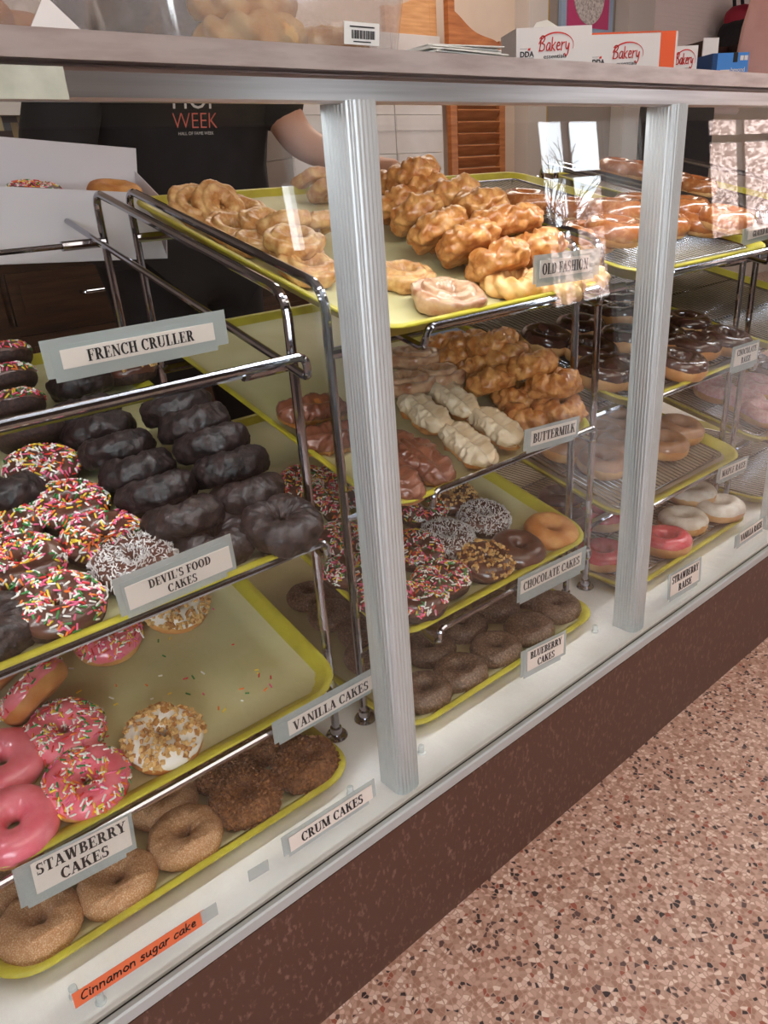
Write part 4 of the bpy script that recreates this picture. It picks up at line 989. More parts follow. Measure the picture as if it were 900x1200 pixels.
 ('D2', 'old', -0.1303, 0.501, 0.036, 40, 0, 41, 0.9, 'standing behind the open ring at far left'),
 ('D2', 'old', -0.0848, 0.5032, 0.022, 15, 0, 82, 0.9, 'behind, third from the left'),
 ('D2', 'old', -0.1461, 0.4339, 0.018, 14, 0, 123, 0.9, 'near the left rail, hole facing up'),
 ('D2', 'old', -0.1063, 0.4017, 0.03, 12, 0, 164, 0.9, 'in the middle, pinkish glaze'),
 ('D2', 'old', -0.1521, 0.2609, 0.046, 6, 0, 205, 0.9, 'stacked on another one, mid tray'),
 ('D2', 'old', -0.1249, 0.2952, 0.018, 0, 0, 246, 0.9, 'under the stacked one, mid tray'),
 ('D2', 'old', -0.1606, 0.2138, 0.024, 8, 0, 287, 0.9, 'large, nearest the front, left of the post'),
 ('D2', 'old', -0.1038, 0.3598, 0.04, -30, 0, 328, 0.9, 'behind the stacked pair'),
 ('D2', 'old', -0.1534, 0.3551, 0.018, 0, 0, 369, 0.9, 'against the yellow rim, left of the stacked pair'),
 ('D2', 'old', -0.0301, 0.376, 0.03, -30, 0, 410, 0.9, 'right behind the stacked pair, close to the post'),
 ('D2', 'old', 0.1341, 0.5664, 0.03, -40, 0, 451, 0.9, "brown, furthest back by the worker's hand"),
 ('D2', 'old', 0.1449, 0.6349, 0.03, -40, 0, 492, 0.9, 'brown, furthest back, left one of two'),
 ('D2', 'old', -0.0472, 0.1518, 0.0179, 0, 0, 20, 0.95, 'dark golden, right beside the post near the tray front'),
 ('D2', 'ofglaze', -0.0567, 0.0539, 0.0209, 0, 0, 50, 1.08, 'flat, at the very front of the old fashion tray'),
 ('D2', 'knob', 0.109, 0.3001, 0.05, -44, 0, 0, 1.0, 'left end of the front rank of the big pile'),
 ('D2', 'knob', 0.07, 0.2124, 0.052, -44, 0, 67, 1.0, 'large, second in the front rank'),
 ('D2', 'knob', 0.0721, 0.1537, 0.05, -44, 0, 134, 1.0, 'large, third in the front rank'),
 ('D2', 'knob', 0.0735, 0.0942, 0.04, -40, 0, 201, 1.0, 'right end of the front rank, resting on the tray'),
 ('D2', 'knob', 0.1275, 0.3623, 0.05, -40, 0, 268, 1.0, 'half behind the post, mid pile'),
 ('D2', 'knob', 0.1694, 0.353, 0.068, -30, 0, 335, 1.0, 'top left of the big pile'),
 ('D2', 'knob', 0.1652, 0.2865, 0.08, -24, 0, 402, 1.0, 'top middle of the big pile'),
 ('D2', 'knob', 0.1709, 0.2344, 0.076, -24, 0, 469, 1.0, 'top right of the big pile'),
 ('D2', 'knob', 0.1708, 0.1606, 0.066, -34, 0, 536, 1.0, 'right side of the pile, under the reflected window'),
 ('D2', 'knob', 0.1331, 0.1761, 0.058, -40, 0, 603, 1.0, 'behind the front rank, centre'),
 ('D2', 'knob', 0.1668, 0.1095, 0.045, -30, 0, 670, 1.0, 'right edge, behind the old fashion card'),
 ('D2', 'knob', 0.1719, 0.4339, 0.067, -30, 0, 737, 1.0, 'far back beside the post'),
 ('D2', 'knob', 0.1677, 0.3843, 0.088, -30, 0, 804, 1.0, 'furthest back of the pile'),
 ('D2', 'knob', 0.1525, 0.1248, 0.03, -20, 0, 871, 1.0, 'between the front rank and the card'),
 ('D2', 'cruller', 0.0763, 0.0609, 0.0187, 0, 0, 0, 1, 'pale, left one at the front edge'),
 ('D2', 'cruller', 0.1258, 0.0314, 0.0187, 0, 0, 40, 1, 'pale, below the old fashion card'),
 ('D2', 'cruller', 0.2028, 0.0473, 0.0187, 0, 0, 80, 1, 'pale, at the right front corner of the tray'),
 ('A3', 'srais', -0.0327, 0.0492, 0.034, 0, 0, 0, 1, 'right of the second post, at the front edge'),
 ('A3', 'srais', -0.1599, 0.1037, 0.034, 0, 0, 40, 1, 'left of the second post, nearest the front'),
 ('A3', 'srais', -0.0182, 0.2021, 0.034, 0, 0, 90, 1, 'left of the second post, behind the front one'),
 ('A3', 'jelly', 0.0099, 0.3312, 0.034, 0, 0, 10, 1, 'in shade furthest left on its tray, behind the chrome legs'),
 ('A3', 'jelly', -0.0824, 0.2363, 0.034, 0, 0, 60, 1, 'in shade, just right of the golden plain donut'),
 ('A3', 'wrais', 0.0721, 0.0736, 0.034, 0, 0, 0, 1, 'front one of the three'),
 ('A3', 'wrais', 0.1688, 0.0472, 0.038, 0, 0, 70, 1, 'rightmost of the three, at the tray corner'),
 ('A3', 'wrais', 0.1687, 0.1093, 0.054, 0, 0, 130, 1, 'behind the other two, under the maple tray'),
 ('B3', 'maple', 0.1587, 0.1249, 0.034, 0, 0, 0, 1, 'rightmost, alone beside the bare wire rack'),
 ('B3', 'maple', 0.0655, 0.1053, 0.034, -6, 0, 50, 1, 'second from the right, peeking out right of the post'),
 ('B3', 'maple', 0.0625, 0.2194, 0.034, 0, 0, 100, 1, 'behind, left of the post'),
 ('B3', 'maple', -0.1062, 0.1318, 0.034, 0, 0, 150, 1, 'nearest the front, left of the post'),
 ('B3', 'maple', -0.033, 0.1415, 0.045, -10, 0, 200, 1, 'half behind the post, middle of the tray'),
 ('B3', 'maple', -0.0193, 0.2077, 0.034, -10, 0, 250, 1, 'in the middle row, left of the post'),
 ('B3', 'maple', -0.1232, 0.2133, 0.034, 0, 0, 300, 1, 'furthest left, behind the buttermilk card'),
 ('B3', 'maple', -0.0082, 0.2775, 0.034, -10, 0, 350, 1, 'left rear, above the buttermilk card'),
 ('C3', 'chrais', -0.0151, 0.0406, 0.034, 0, 0, 0, 1, 'nearest the front edge, right of the post'),
 ('C3', 'chrais', 0.0985, 0.0782, 0.034, -4, 0, 50, 1, 'in front of the card, second from the front'),
 ('C3', 'chrais', 0.1683, 0.0546, 0.04, 0, 0, 100, 1, 'just left of the chocolate raise card'),
 ('C3', 'chrais', 0.1665, 0.143, 0.044, -6, 0, 150, 1, 'back right, hole open'),
 ('C3', 'chrais', 0.0771, 0.1361, 0.034, 0, 0, 200, 1, "touching the post's right side"),
 ('C3', 'chrais', -0.1376, 0.0694, 0.034, 0, 0, 250, 1, "front, half behind the post's left side"),
 ('C3', 'chrais', -0.0283, 0.154, 0.045, -8, 0, 300, 1, 'upper, left of the post'),
 ('C3', 'chrais', 0.0815, 0.2382, 0.045, -14, 0, 350, 1, 'upper rear, left of the post'),
 ('C3', 'chrais', 0.1674, 0.2891, 0.044, -14, 0, 400, 1, 'furthest back left of the post'),
 ('C3', 'chrais', -0.1198, 0.1589, 0.034, 0, 0, 450, 1, 'left group, second from the front'),
 ('C3', 'chrais', -0.1819, 0.0892, 0.034, 0, 0, 500, 1, 'left group, nearest the front edge'),
 ('C3', 'chrais', -0.0341, 0.2496, 0.034, -8, 0, 550, 1, 'left group, middle'),
 ('C3', 'chrais', -0.1526, 0.2375, 0.034, 0, 0, 600, 1, 'leftmost, behind the crullers'),
 ('C3', 'chrais', 0.0758, 0.2897, 0.034, -8, 0, 650, 1, 'left group, rear'),
 ('D3', 'glz', -0.1397, 0.1138, 0.05, 0, 0, 0, 1, 'largest, just left of the second post'),
 ('D3', 'glz', 0.1663, 0.1265, 0.034, 0, 0, 50, 1, 'right of the post, second from the card'),
 ('D3', 'glz', 0.1655, 0.0837, 0.052, 0, 0, 100, 1, 'nearest the glazed card'),
 ('D3', 'glz', -0.0369, 0.263, 0.04, -6, 0, 150, 1, 'upper left, under the reflected window'),
 ('D3', 'glz', -0.0527, 0.1752, 0.06, -8, 0, 200, 1, 'on top of the pile, left of the post'),
 ('D3', 'glz', -0.0643, 0.3643, 0.034, -4, 0, 250, 1, 'furthest left, behind the golden pile'),
 ('D3', 'glz', 0.0887, 0.2209, 0.05, -8, 0, 300, 1, 'behind the post'),
 ('D3', 'glz', 0.0716, 0.1521, 0.034, 0, 0, 350, 1, "touching the post's right side"),
 ('D3', 'glz', -0.1589, 0.1462, 0.034, 0, 0, 400, 1, 'in front at the left, under the big one'),
 ('D3', 'glz', 0.1713, 0.1756, 0.05, -6, 0, 450, 1, 'rear right, below the chrome rail'),
 ('D4', 'glz', -0.0041, 0.5598, 0.034, 0, 0, 0, 1.0, 'topmost tray in the back, left of the post'),
 ('D4', 'glz', 0.0243, 0.5133, 0.034, 0, 0, 50, 1.0, 'topmost tray in the back, behind the post'),
 ('D4', 'glz', 0.0048, 0.3471, 0.034, 0, 0, 100, 1.0, 'topmost tray in the back, right of the post'),
 ('D4', 'glz', -0.0034, 0.4037, 0.034, 0, 0, 150, 1.0, 'topmost tray in the back, just showing beside the post'),
 ('B4', 'prais', -0.0928, 0.1919, 0.034, 0, 0, 0, 1, 'leftmost, behind the chrome legs'),
 ('B4', 'prais', -0.0859, 0.122, 0.034, 0, 0, 50, 1, 'between the two chrome legs'),
 ('B4', 'prais', -0.1085, 0.067, 0.034, 0, 0, 100, 1, 'nearest, at the right edge of the photo'),
 ('B4', 'prais', 0.0336, 0.1489, 0.034, 0, 0, 150, 1, 'behind the nearest, at the right edge'),
 ('B4', 'prais', -0.0583, 0.2478, 0.034, 0, 0, 200, 1, 'in shade, left rear'),
 ('B4', 'chrais', 0.1693, 0.2361, 0.034, 0, 0, 0, 1, 'at the right edge of the photo, below the chocolate raise card'),
 ('B4', 'chrais', 0.1387, 0.1812, 0.034, 0, 0, 50, 1, 'right edge of the photo, in front of its twin'),
]
count = {}
for (tk, kind, u, v, h, rx, ry, rz, s, lab) in DONUTS:
    i = count.get(kind, 0); count[kind] = i + 1
    parts, half = KINDS[kind][i % len(KINDS[kind])]
    rot = Matrix.Rotation(R_(rx), 4, 'X') @ Matrix.Rotation(R_(ry), 4, 'Y') @ Matrix.Rotation(R_(rz), 4, 'Z')
    cz = half * 0.9 * s
    mtx = tray_frame(tk) @ Matrix.Translation((u, v, h)) @ rot @ Matrix.Translation((0, 0, -cz)) @ Matrix.Scale(s, 4)
    nm, desc = NAME[kind]
    group = '%ss on the %s' % (desc, TRAYNAME[tk])
    if len(parts) == 1:
        o = link(nm, parts[0][1])
    else:
        o = link(nm, None); o.empty_display_size = 0.03
        for pn, me in parts:
            c = link(pn, me, o)
            if pn in ('sprinkles', 'nuts', 'coconut', 'crumb_coating'): c['kind'] = 'stuff'
    o.matrix_world = mtx
    tag(o, desc + ', ' + lab, 'donut', group)
# stray sprinkles on the bare strawberry paper: uncountable litter
rnd = random.Random(5); mb = MB(); fr = tray_frame('B1')
for k in range(95):
    u = rnd.uniform(-0.16, 0.17); v = 0.06 + 0.42 * rnd.random() ** 1.4
    a = rnd.uniform(0, 3.14); mb.mi = rnd.randrange(6); L = rnd.choice((0.0018, 0.0025, 0.0032))
    z = 0.0047 + 0.0012 * noise.noise(Vector((u * 14, (v - TRAY_D / 2) * 14, len(PL['B1']))))
    mb.tube([fr @ Vector((u - L * math.cos(a), v - L * math.sin(a), z)), fr @ Vector((u + L * math.cos(a), v + L * math.sin(a), z))], 0.0011, 5)
tag(mb.obj('stray_sprinkles', SPR), 'stray rainbow sprinkles scattered on the bare strawberry tray paper', 'sprinkles', kind='stuff')

# ------------------------------------------------------------------ name cards
CARDS=[
 ('FRENCH CRULLER', ['FRENCH CRULLER'], [-0.1978, 0.07, 0.5869, 0.1408, 0.0157, 0.0019], [-0.1977, 0.07, 0.5887, 0.1687, 0.0315, 0.0133], 'rod', 'card'),
 ("DEVIL'S FOOD", ['DEVIL’S FOOD', 'CAKES'], [-0.2082, 0.062, 0.3617, 0.1112, 0.0247, 0.0237], [-0.2103, 0.062, 0.3655, 0.1252, 0.0407, 0.0451], 'rod', 'card'),
 ('STAWBERRY', ['STAWBERRY', 'CAKES'], [-0.3639, 0.062, 0.1082, 0.0958, 0.0378, -0.0765], [-0.3694, 0.062, 0.1052, 0.1159, 0.0486, -0.0107], 'rod', 'card'),
 ('VANILLA', ['VANILLA CAKES'], [-0.0522, 0.062, 0.1184, 0.1281, 0.0208, -0.0029], [-0.0574, 0.062, 0.1221, 0.1584, 0.0313, 0.036], 'rod', 'card'),
 ('CRUM', ['CRUM CAKES'], [-0.1226, -0.0233, 0.0474, 0.1165, 0.0191, -0.0207], [-0.1239, -0.0232, 0.049, 0.1307, 0.0254, 0.0138], 'glass', 'card'),
 ('BUTTERMILK', ['BUTTERMILK'], [0.3743, 0.062, 0.3603, 0.1033, 0.0216, -0.0774], [0.3716, 0.062, 0.3598, 0.1249, 0.031, -0.0485], 'rod', 'card'),
 ('OLD FASHION', ['OLD FASHION'], [0.3889, 0.062, 0.5869, 0.1052, 0.0221, -0.0309], [0.3956, 0.062, 0.5873, 0.1424, 0.0353, -0.0214], 'rod', 'card'),
 ('CHOCOLATE CAKES', ['CHOCOLATE CAKES'], [0.3781, 0.062, 0.131, 0.1497, 0.0222, -0.0479], [0.3821, 0.062, 0.1277, 0.1691, 0.0424, -0.012], 'rod', 'card'),
 ('BLUEBERRY', ['BLUEBERRY', 'CAKES'], [0.2606, -0.0207, 0.08, 0.0815, 0.03, -0.1077], [0.2577, -0.0208, 0.0794, 0.1011, 0.0395, -0.1117], 'glass', 'card'),
 ('STRAWBERRY RAISE', ['STRAWBERRY', 'RAISE'], [0.6341, -0.0232, 0.0485, 0.093, 0.0377, -0.0552], [0.6359, -0.0232, 0.0478, 0.1097, 0.0476, -0.0328], 'glass', 'card'),
 ('VANILLA RAISE', ['VANILLA RAISE'], [0.8712, -0.0227, 0.0541, 0.0912, 0.0212, 0.0079], [0.8703, -0.0229, 0.0525, 0.1215, 0.0239, 0.0121], 'glass', 'card'),
 ('MAPLE RAISE', ['MAPLE RAISE'], [0.9524, 0.062, 0.1363, 0.1055, 0.0214, -0.0588], [0.9514, 0.062, 0.1354, 0.1255, 0.0309, -0.0314], 'rod', 'card'),
 ('CHOCOLATE RAISE', ['CHOCOLATE', 'RAISE'], [0.942, 0.062, 0.3668, 0.0896, 0.0316, -0.0258], [0.9411, 0.062, 0.3649, 0.1058, 0.0464, -0.0133], 'rod', 'card'),
 ('GLAZED RAISE', ['GLAZED RAISE'], [0.9469, 0.062, 0.5826, 0.1104, 0.0156, 0.0289], [0.9429, 0.062, 0.5826, 0.139, 0.0238, 0.01], 'rod', 'card'),
 ('Cinnamon', ['Cinnamon sugar cake'], [-0.3539, -0.0242, 0.0351, 0.1326, 0.0174, -0.0383], [-0.2815, -0.0244, 0.0325, 0.0158, 0.0167, -0.114], 'glass', 'orange'),
 ('blank', [], [-0.2217, -0.0236, 0.0433, 0.0245, 0.0141, -0.0813], None, 'glass', 'tape'),
]
LTXT = {'FRENCH CRULLER': 'taped on the empty top rack', "DEVIL'S FOOD": 'on the rod of the dark donut tray', 'STAWBERRY': 'on the rod of the pink donut tray', 'VANILLA': 'on the left rack beside the first post', 'CRUM': 'low on the glass left of the first post',
 'BUTTERMILK': 'on the rod below the crullers', 'OLD FASHION': 'at the right end of the top middle tray', 'CHOCOLATE CAKES': 'on the rod above the blueberry donuts', 'BLUEBERRY': 'low on the glass in front of the blueberry donuts', 'STRAWBERRY RAISE': 'low on the glass right of the second post',
 'VANILLA RAISE': 'lowest at the right, beside the third post', 'MAPLE RAISE': 'on the maple tray rod', 'CHOCOLATE RAISE': 'by the far chrome legs', 'GLAZED RAISE': 'at the right edge on the glazed tray'}
for (nm, lines, ci, bi, where, look) in CARDS:
    cx, cy, cz, w, h, roll = ci
    tilt = -LEAN if where == 'glass' else 0.0
    if look == 'card':
        t = thing('name_card', 'white card reading %s, %s' % (' '.join(lines), LTXT[nm]), 'sign', (cx, cy, cz), 'printed name cards in the case', (tilt, -roll, 0))
        bx, bz = bi[0] - cx, bi[2] - cz
        MB().box(bx - bi[3] / 2, bx + bi[3] / 2, 0.0008, 0.0014, bz - bi[4] / 2, bz + bi[4] / 2).box(bx - bi[3] / 2 + 0.006, bx + bi[3] / 2 - 0.012, 0.0003, 0.0006, bz - bi[4] / 2 - 0.004, bz + bi[4] / 2 - 0.006).obj('tape', M['tape'], t, smooth=False)
        MB().box(-w / 2, w / 2, -0.0006, 0.0, -h / 2, h / 2).obj('card', M['card'], t, smooth=False)
        ps = []; n = len(lines); lh = h / n
        for i, l in enumerate(lines):
            ht = lh * (0.62 if n == 1 else 0.70)
            ps += serif_polys(l, 0, h / 2 - lh * (i + 0.5) - ht / 2, ht, w * 0.93, 1.0)
        polys_obj('lettering', ps, M['ink'], t)
    elif look == 'orange':
        t = thing('handwritten_card', 'orange strip hand lettered Cinnamon sugar cake, low on the glass', 'sign', (cx, cy, cz), None, (tilt, -roll, 0))
        MB().box(-w / 2, w / 2, -0.0006, 0.0, -h / 2, h / 2).obj('card', M['orange_card'], t, smooth=False)
        MB().box(w / 2 - 0.004, w / 2 + 0.014, -0.0009, -0.0007, -h / 2 + 0.001, h / 2).obj('tape', M['tape'], t, smooth=False)
        polys_obj('lettering', pen_polys(lines[0], -w / 2 + 0.006, -h * 0.2, h * 0.34, w - 0.016, 0.2, 0.12), M['ink'], t)
    else:
        t = MB().box(-w / 2, w / 2, -0.0006, 0.0, -h / 2, h / 2).obj('tape_piece', M['tape'], None, smooth=False)
        t.location = (cx, cy, cz); t.rotation_euler = (tilt, -roll, 0)
        tag(t, 'blank scrap of clear tape on the glass, left of the crum cakes card', 'tape')
# small clear pegs standing on the deck
M['peg'] = mat('clear_peg', rgb(214, 216, 214), 0.25, 0.2)
for i, (x, y, l) in enumerate(((-0.415, 0.012, 'near the left end, before the cinnamon tray'), (-0.398, -0.012, 'nearest the orange strip'), (-0.06, 0.03, 'above the crum cakes card'), (0.055, 0.022, 'right of the first post base'), (0.455, 0.03, 'by the right corner of the blueberry tray'))):
    o = MB().lathe([(0.0, 0), (0.0055, 0), (0.0055, 0.002), (0.004, 0.003), (0.004, 0.012), (0.003, 0.013), (0.0, 0.013)], 14).obj('deck_peg', M['peg'])
    o.location = (x, y, 0); tag(o, 'small clear peg on the white deck, ' + l, 'peg', 'clear pegs on the deck')

# ------------------------------------------------------------------ on top of the case
TOP = 0.8065
def container(x0, x1, y0, y1, h, label, inside):
    t = thing('plastic_container', label, 'container', ((x0 + x1) / 2, (y0 + y1) / 2, TOP), 'clear plastic containers on the counter')
    hx, hy = (x1 - x0) / 2, (y1 - y0) / 2
    def L(d_, z, r=0.02): return [(x, y, z) for x, y in rrect(hx - d_, hy - d_, r, 5)]
    MB().loops([L(0.014, 0.0005), L(0.006, 0.06), L(0.0, h), L(0.0015, h), L(0.0075, 0.06), L(0.0155, 0.003)]).obj('tub', M['clear'], t)
    MB().loops([L(-0.004, h), L(-0.005, h + 0.008), L(0.004, h + 0.012), L(0.01, h + 0.012)]).obj('lid', M['clear'], t)
    return t
container(-0.52, -0.182, 0.022, 0.185, 0.16, 'clear plastic tub of orange brown donuts, left end of the counter', 0)
t = container(-0.158, 0.112, 0.022, 0.185, 0.16, 'clear plastic tub of yellow donuts with a barcode sticker', 0)
st = MB().box(-0.02, 0.02, -0.0008, 0.0, -0.0085, 0.0085).obj('price_sticker', mat('sticker_paper', rgb(238, 234, 228), 0.6), t, smooth=False)
st.location = (0.062, -0.0772, 0.0185); st.rotation_euler = (R_(7), 0, 0); st['label'] = 'small white sticker printed with a barcode'
rnd = random.Random(3); bars = []; x = -0.012
while x < 0.014:
    w = rnd.choice((0.0006, 0.0010, 0.0016)); bars.append([(x, -0.004), (x + w, -0.004), (x + w, 0.0025), (x, 0.0025)]); x += w + rnd.choice((0.0006, 0.001))
bars += [[(-0.014, 0.0045), (0.014, 0.0045), (0.014, 0.0056), (-0.014, 0.0056)], [(-0.010, -0.0066), (0.010, -0.0066), (0.010, -0.0057), (-0.010, -0.0057)]]
polys_obj('barcode', bars, M['ink'], st)
def top_donut(kind, i, x, y, z, rx, rz, s, lab):
    parts, half = KINDS[kind][i % len(KINDS[kind])]
    o = link(NAME[kind][0], parts[0][1]); o.matrix_world = Matrix.Translation((x, y, z)) @ Matrix.Rotation(R_(rx), 4, 'X') @ Matrix.Rotation(R_(rz), 4, 'Z') @ Matrix.Scale(s, 4)
    tag(o, lab, 'donut', 'donuts inside the plastic tubs')
top_donut('plain', 0, -0.38, 0.11, TOP + 0.004, 0, 0, 1.0, 'orange brown donut in the left tub, cut by the photo edge')
top_donut('plain', 0, -0.29, 0.075, TOP + 0.004, 0, 70, 1.0, 'orange brown donut in the left tub, behind the white napkin corner')
top_donut('plain', 0, -0.235, 0.132, TOP + 0.004, 0, 140, 0.95, 'orange brown donut in the left tub, at its right end')
top_donut('cruller', 0, -0.04, 0.085, TOP + 0.004, 0, 0, 1.1, 'pale yellow donut at the left in the barcode tub, lower one')
top_donut('cruller', 1, -0.035, 0.10, TOP + 0.036, 6, 60, 1.05, 'pale yellow donut resting on another in the barcode tub')
top_donut('old', 2, 0.05, 0.105, TOP + 0.004, 0, 120, 1.05, 'golden donut at the right in the barcode tub, behind the sticker')
o = MB().loops([[(-0.02, yy, 0), (0.02, yy, 0), (0.001, yy + 0.006, 0.021), (-0.004, yy + 0.006, 0.021)] for yy in (0, 0.0012)]).obj('paper_napkin', M['whitebox'], None, smooth=False)
o.location = (-0.238, 0.006, TOP); tag(o, 'white folded paper corner standing before the left tub', 'napkin')
# paper slips
M['slip'] = mat('paper_slip', rgb(226, 222, 214), 0.7)
t = thing('paper_stack', 'loose pile of white paper bags on the counter before the saloon doors', 'paper', (0.185, 0.09, TOP))
rnd = random.Random(8)
for i in range(9):
    o = MB().box(-0.062 + i * 0.001, 0.062 - i * 0.002, -0.06, 0.06, 0, 0.0011).obj('sheet', M['slip'], t, smooth=False)
    o.location = (rnd.uniform(-0.006, 0.006), rnd.uniform(-0.006, 0.006), i * 0.0020 + 0.0002); o.rotation_euler = (0, rnd.uniform(-0.006, 0.006), rnd.uniform(-0.12, 0.12))
# printed cartons
M['carton'] = mat('white_carton', rgb(222, 212, 206), 0.65)
M['cartonor'] = mat('orange_carton', rgb(232, 92, 44), 0.6)
M['redink'] = mat('red_ink', rgb(206, 48, 40), 0.6)
def swoosh(cx, cz, rx, rz):
    o = []; n = 22
    for k in range(n):
        q = []
        for a in (172 - 190 * k / n, 172 - 190 * (k + 1) / n):
            f = (172 - a) / 190; th = 0.16 * math.sin(math.pi * min(1, f * 0.85 + 0.1)) ** 0.8 * max(0.25, 1 - f) + 0.02
            c, s = math.cos(R_(a)), math.sin(R_(a)); q.append(((cx + rx * c, cz + rz * s), (cx + rx * (1 - th * 0.6) * c, cz + rz * (1 - th) * s)))
        o.append([q[0][0], q[1][0], q[1][1], q[0][1]])
    return o
def carton(x0, x1, y0, d_, h, rot, label, logo, orange=None, lid='carton', k=1.0):
    t = thing('bakery_carton', label, 'box', (x0, y0, TOP), 'printed cartons on the counter', (0, 0, rot)); w = x1 - x0; k *= 1.0
    body = MB().box(0, w, 0, d_, 0.0003, h).obj('carton_body', M['carton'], t, smooth=False)
    if orange: MB().box(orange[0], orange[1], -0.0006, d_ * 0.98, 0.0005, h + 0.0006).obj('orange_band', M['cartonor'], t, smooth=False)
    if lid == 'or': MB().box(-0.001, w * 0.8, 0.0, d_, h, h + 0.0022, Matrix.Translation((0, 0, 0)) @ Matrix.Rotation(R_(0.6), 4, 'Y')).obj('lid_flap', M['cartonor'], t, smooth=False)
    x = logo
    polys_obj('script_lettering', pen_polys('Bakery', x, 0.0240, 0.0084, 0.038 * k, 0.15, 0.1), M['redink'], t)
    polys_obj('swoosh', swoosh(x + 0.021 * k, 0.0292, 0.0215 * k, 0.0135), M['redink'], t)
    sans('essentials', 0.0062, 'sub_lettering', t, M['ink'], (x + 0.02 * k, -0.0008, 0.0165), sx=1.2 * k)
    if k == 1.0:
        sans('DDA', 0.0078, 'logo_lettering', t, M['ink'], (0.0125, -0.0008, 0.0190), outline=0.0002)
        polys_obj('logo_mark', [[(0.0135, 0.0252), (0.0165, 0.0252), (0.017, 0.0278), (0.014, 0.0275)]], M['redink'], t)
        polys_obj('logo_rules', [[(0.004, 0.0176), (0.021, 0.0176), (0.021, 0.0179), (0.004, 0.0179)], [(0.004, 0.0270), (0.013, 0.0270), (0.013, 0.0273), (0.004, 0.0273)]], M['ink'], t)
    return t
TURN = R_(-30)
carton(0.316, 0.408, 0.085, 0.055, 0.048, TURN, 'white printed carton with red script, left one, next to the saloon door', 0.027)
carton(0.476, 0.598, 0.100, 0.06, 0.052, TURN, 'white printed carton with red script and orange right band', 0.032, (0.098, 0.119), 'or')
carton(0.664, 0.704, 0.095, 0.05, 0.047, TURN, 'small white printed carton between the orange band and the blue box', 0.006, None, 'carton', 0.72)
o = MB().loops([[(0, yy, 0), (0.055, yy, 0.003), (0.045, yy + 0.015, 0.015), (0.02, yy + 0.01, 0.01)] for yy in (0, 0.001)]).obj('paper_sheet', M['slip'], None, smooth=False)
o.location = (0.345, 0.085, TOP + 0.0485); tag(o, 'crumpled white paper lying on the left carton', 'paper')
# blue box
t = thing('blue_box', 'small blue printed box at the right of the cartons', 'box', (0.705, 0.055, TOP), None, (0, 0, R_(-25)))
M['bluebox'] = mat('blue_card', rgb(70, 130, 200), 0.5); M['bluedk'] = mat('dark_blue_card', rgb(24, 62, 110), 0.5)
MB().box(0.008, 0.060, 0, 0.05, 0.0003, 0.034).obj('box_body', M['bluebox'], t, smooth=False)
MB().box(0, 0.0082, 0, 0.05, 0.0003, 0.034).obj('side_panel', M['bluedk'], t, smooth=False)
MB().box(0.034, 0.041, -0.0006, 0.03, 0.022, 0.0344).obj('tear_opening', M['gap'], t, smooth=False)
MB().box(0.014, 0.03, -0.0006, 0, 0.002, 0.013).obj('code_panel', M['card'], t, smooth=False)
polys_obj('code_bars', [[(0.015 + 0.0018 * i, 0.003), (0.016 + 0.0018 * i, 0.003), (0.016 + 0.0018 * i, 0.011), (0.015 + 0.0018 * i, 0.011)] for i in range(8)], M['ink'], t)
polys_obj('white_marks', [[(0.045 + 0.007 * i, 0.024), (0.0505 + 0.007 * i, 0.024), (0.0505 + 0.007 * i, 0.030), (0.045 + 0.007 * i, 0.030)] for i in range(2)] , M['card'], t)
sans('beyond', 0.008, 'lettering', t, M['card'], (0.043, -0.0008, 0.010))
# open dark carton behind it, and a pink paper bag at the edge
t = thing('open_carton', 'open carton with dark brown inside and white flap behind the blue box', 'box', (0.875, 0.095, TOP), None, (0, 0, R_(-20)))
MB().box(-0.055, 0.05, 0.09, 0.092, 0, 0.07).box(-0.055, -0.053, 0, 0.09, 0, 0.07).box(0.048, 0.05, 0, 0.09, 0, 0.07).box(-0.055, 0.05, 0, 0.002, 0, 0.045).obj('carton_body', mat('dark_brown_card', rgb(64, 38, 30), 0.8), t, smooth=False)
MB().box(-0.085, -0.056, -0.004, -0.002, 0.0, 0.068).obj('white_flap', M['carton'], t, smooth=False)
t = thing('paper_bag', 'pinkish paper bag standing at the right edge of the counter', 'bag', (0.925, 0.06, TOP))
mb = MB(); rings = []
for j in range(9):
    z = 0.22 * j / 8; ring = []
    for i, (x, y) in enumerate(rrect(0.075 + 0.02 * j / 8, 0.05 - 0.02 * j / 8, 0.012, 4)):
        k = 1 + 0.06 * noise.noise(Vector((x * 30, y * 30, z * 18)))
        ring.append((x * k + 0.28 * z, y * k, z))
    rings.append(ring)
mb.loops(rings, True, False).obj('bag_body', mat('pink_paper', rgb(214, 160, 148), 0.7, col2=rgb(196, 138, 126), scale=12, bump=0.5, bscale=30), t)

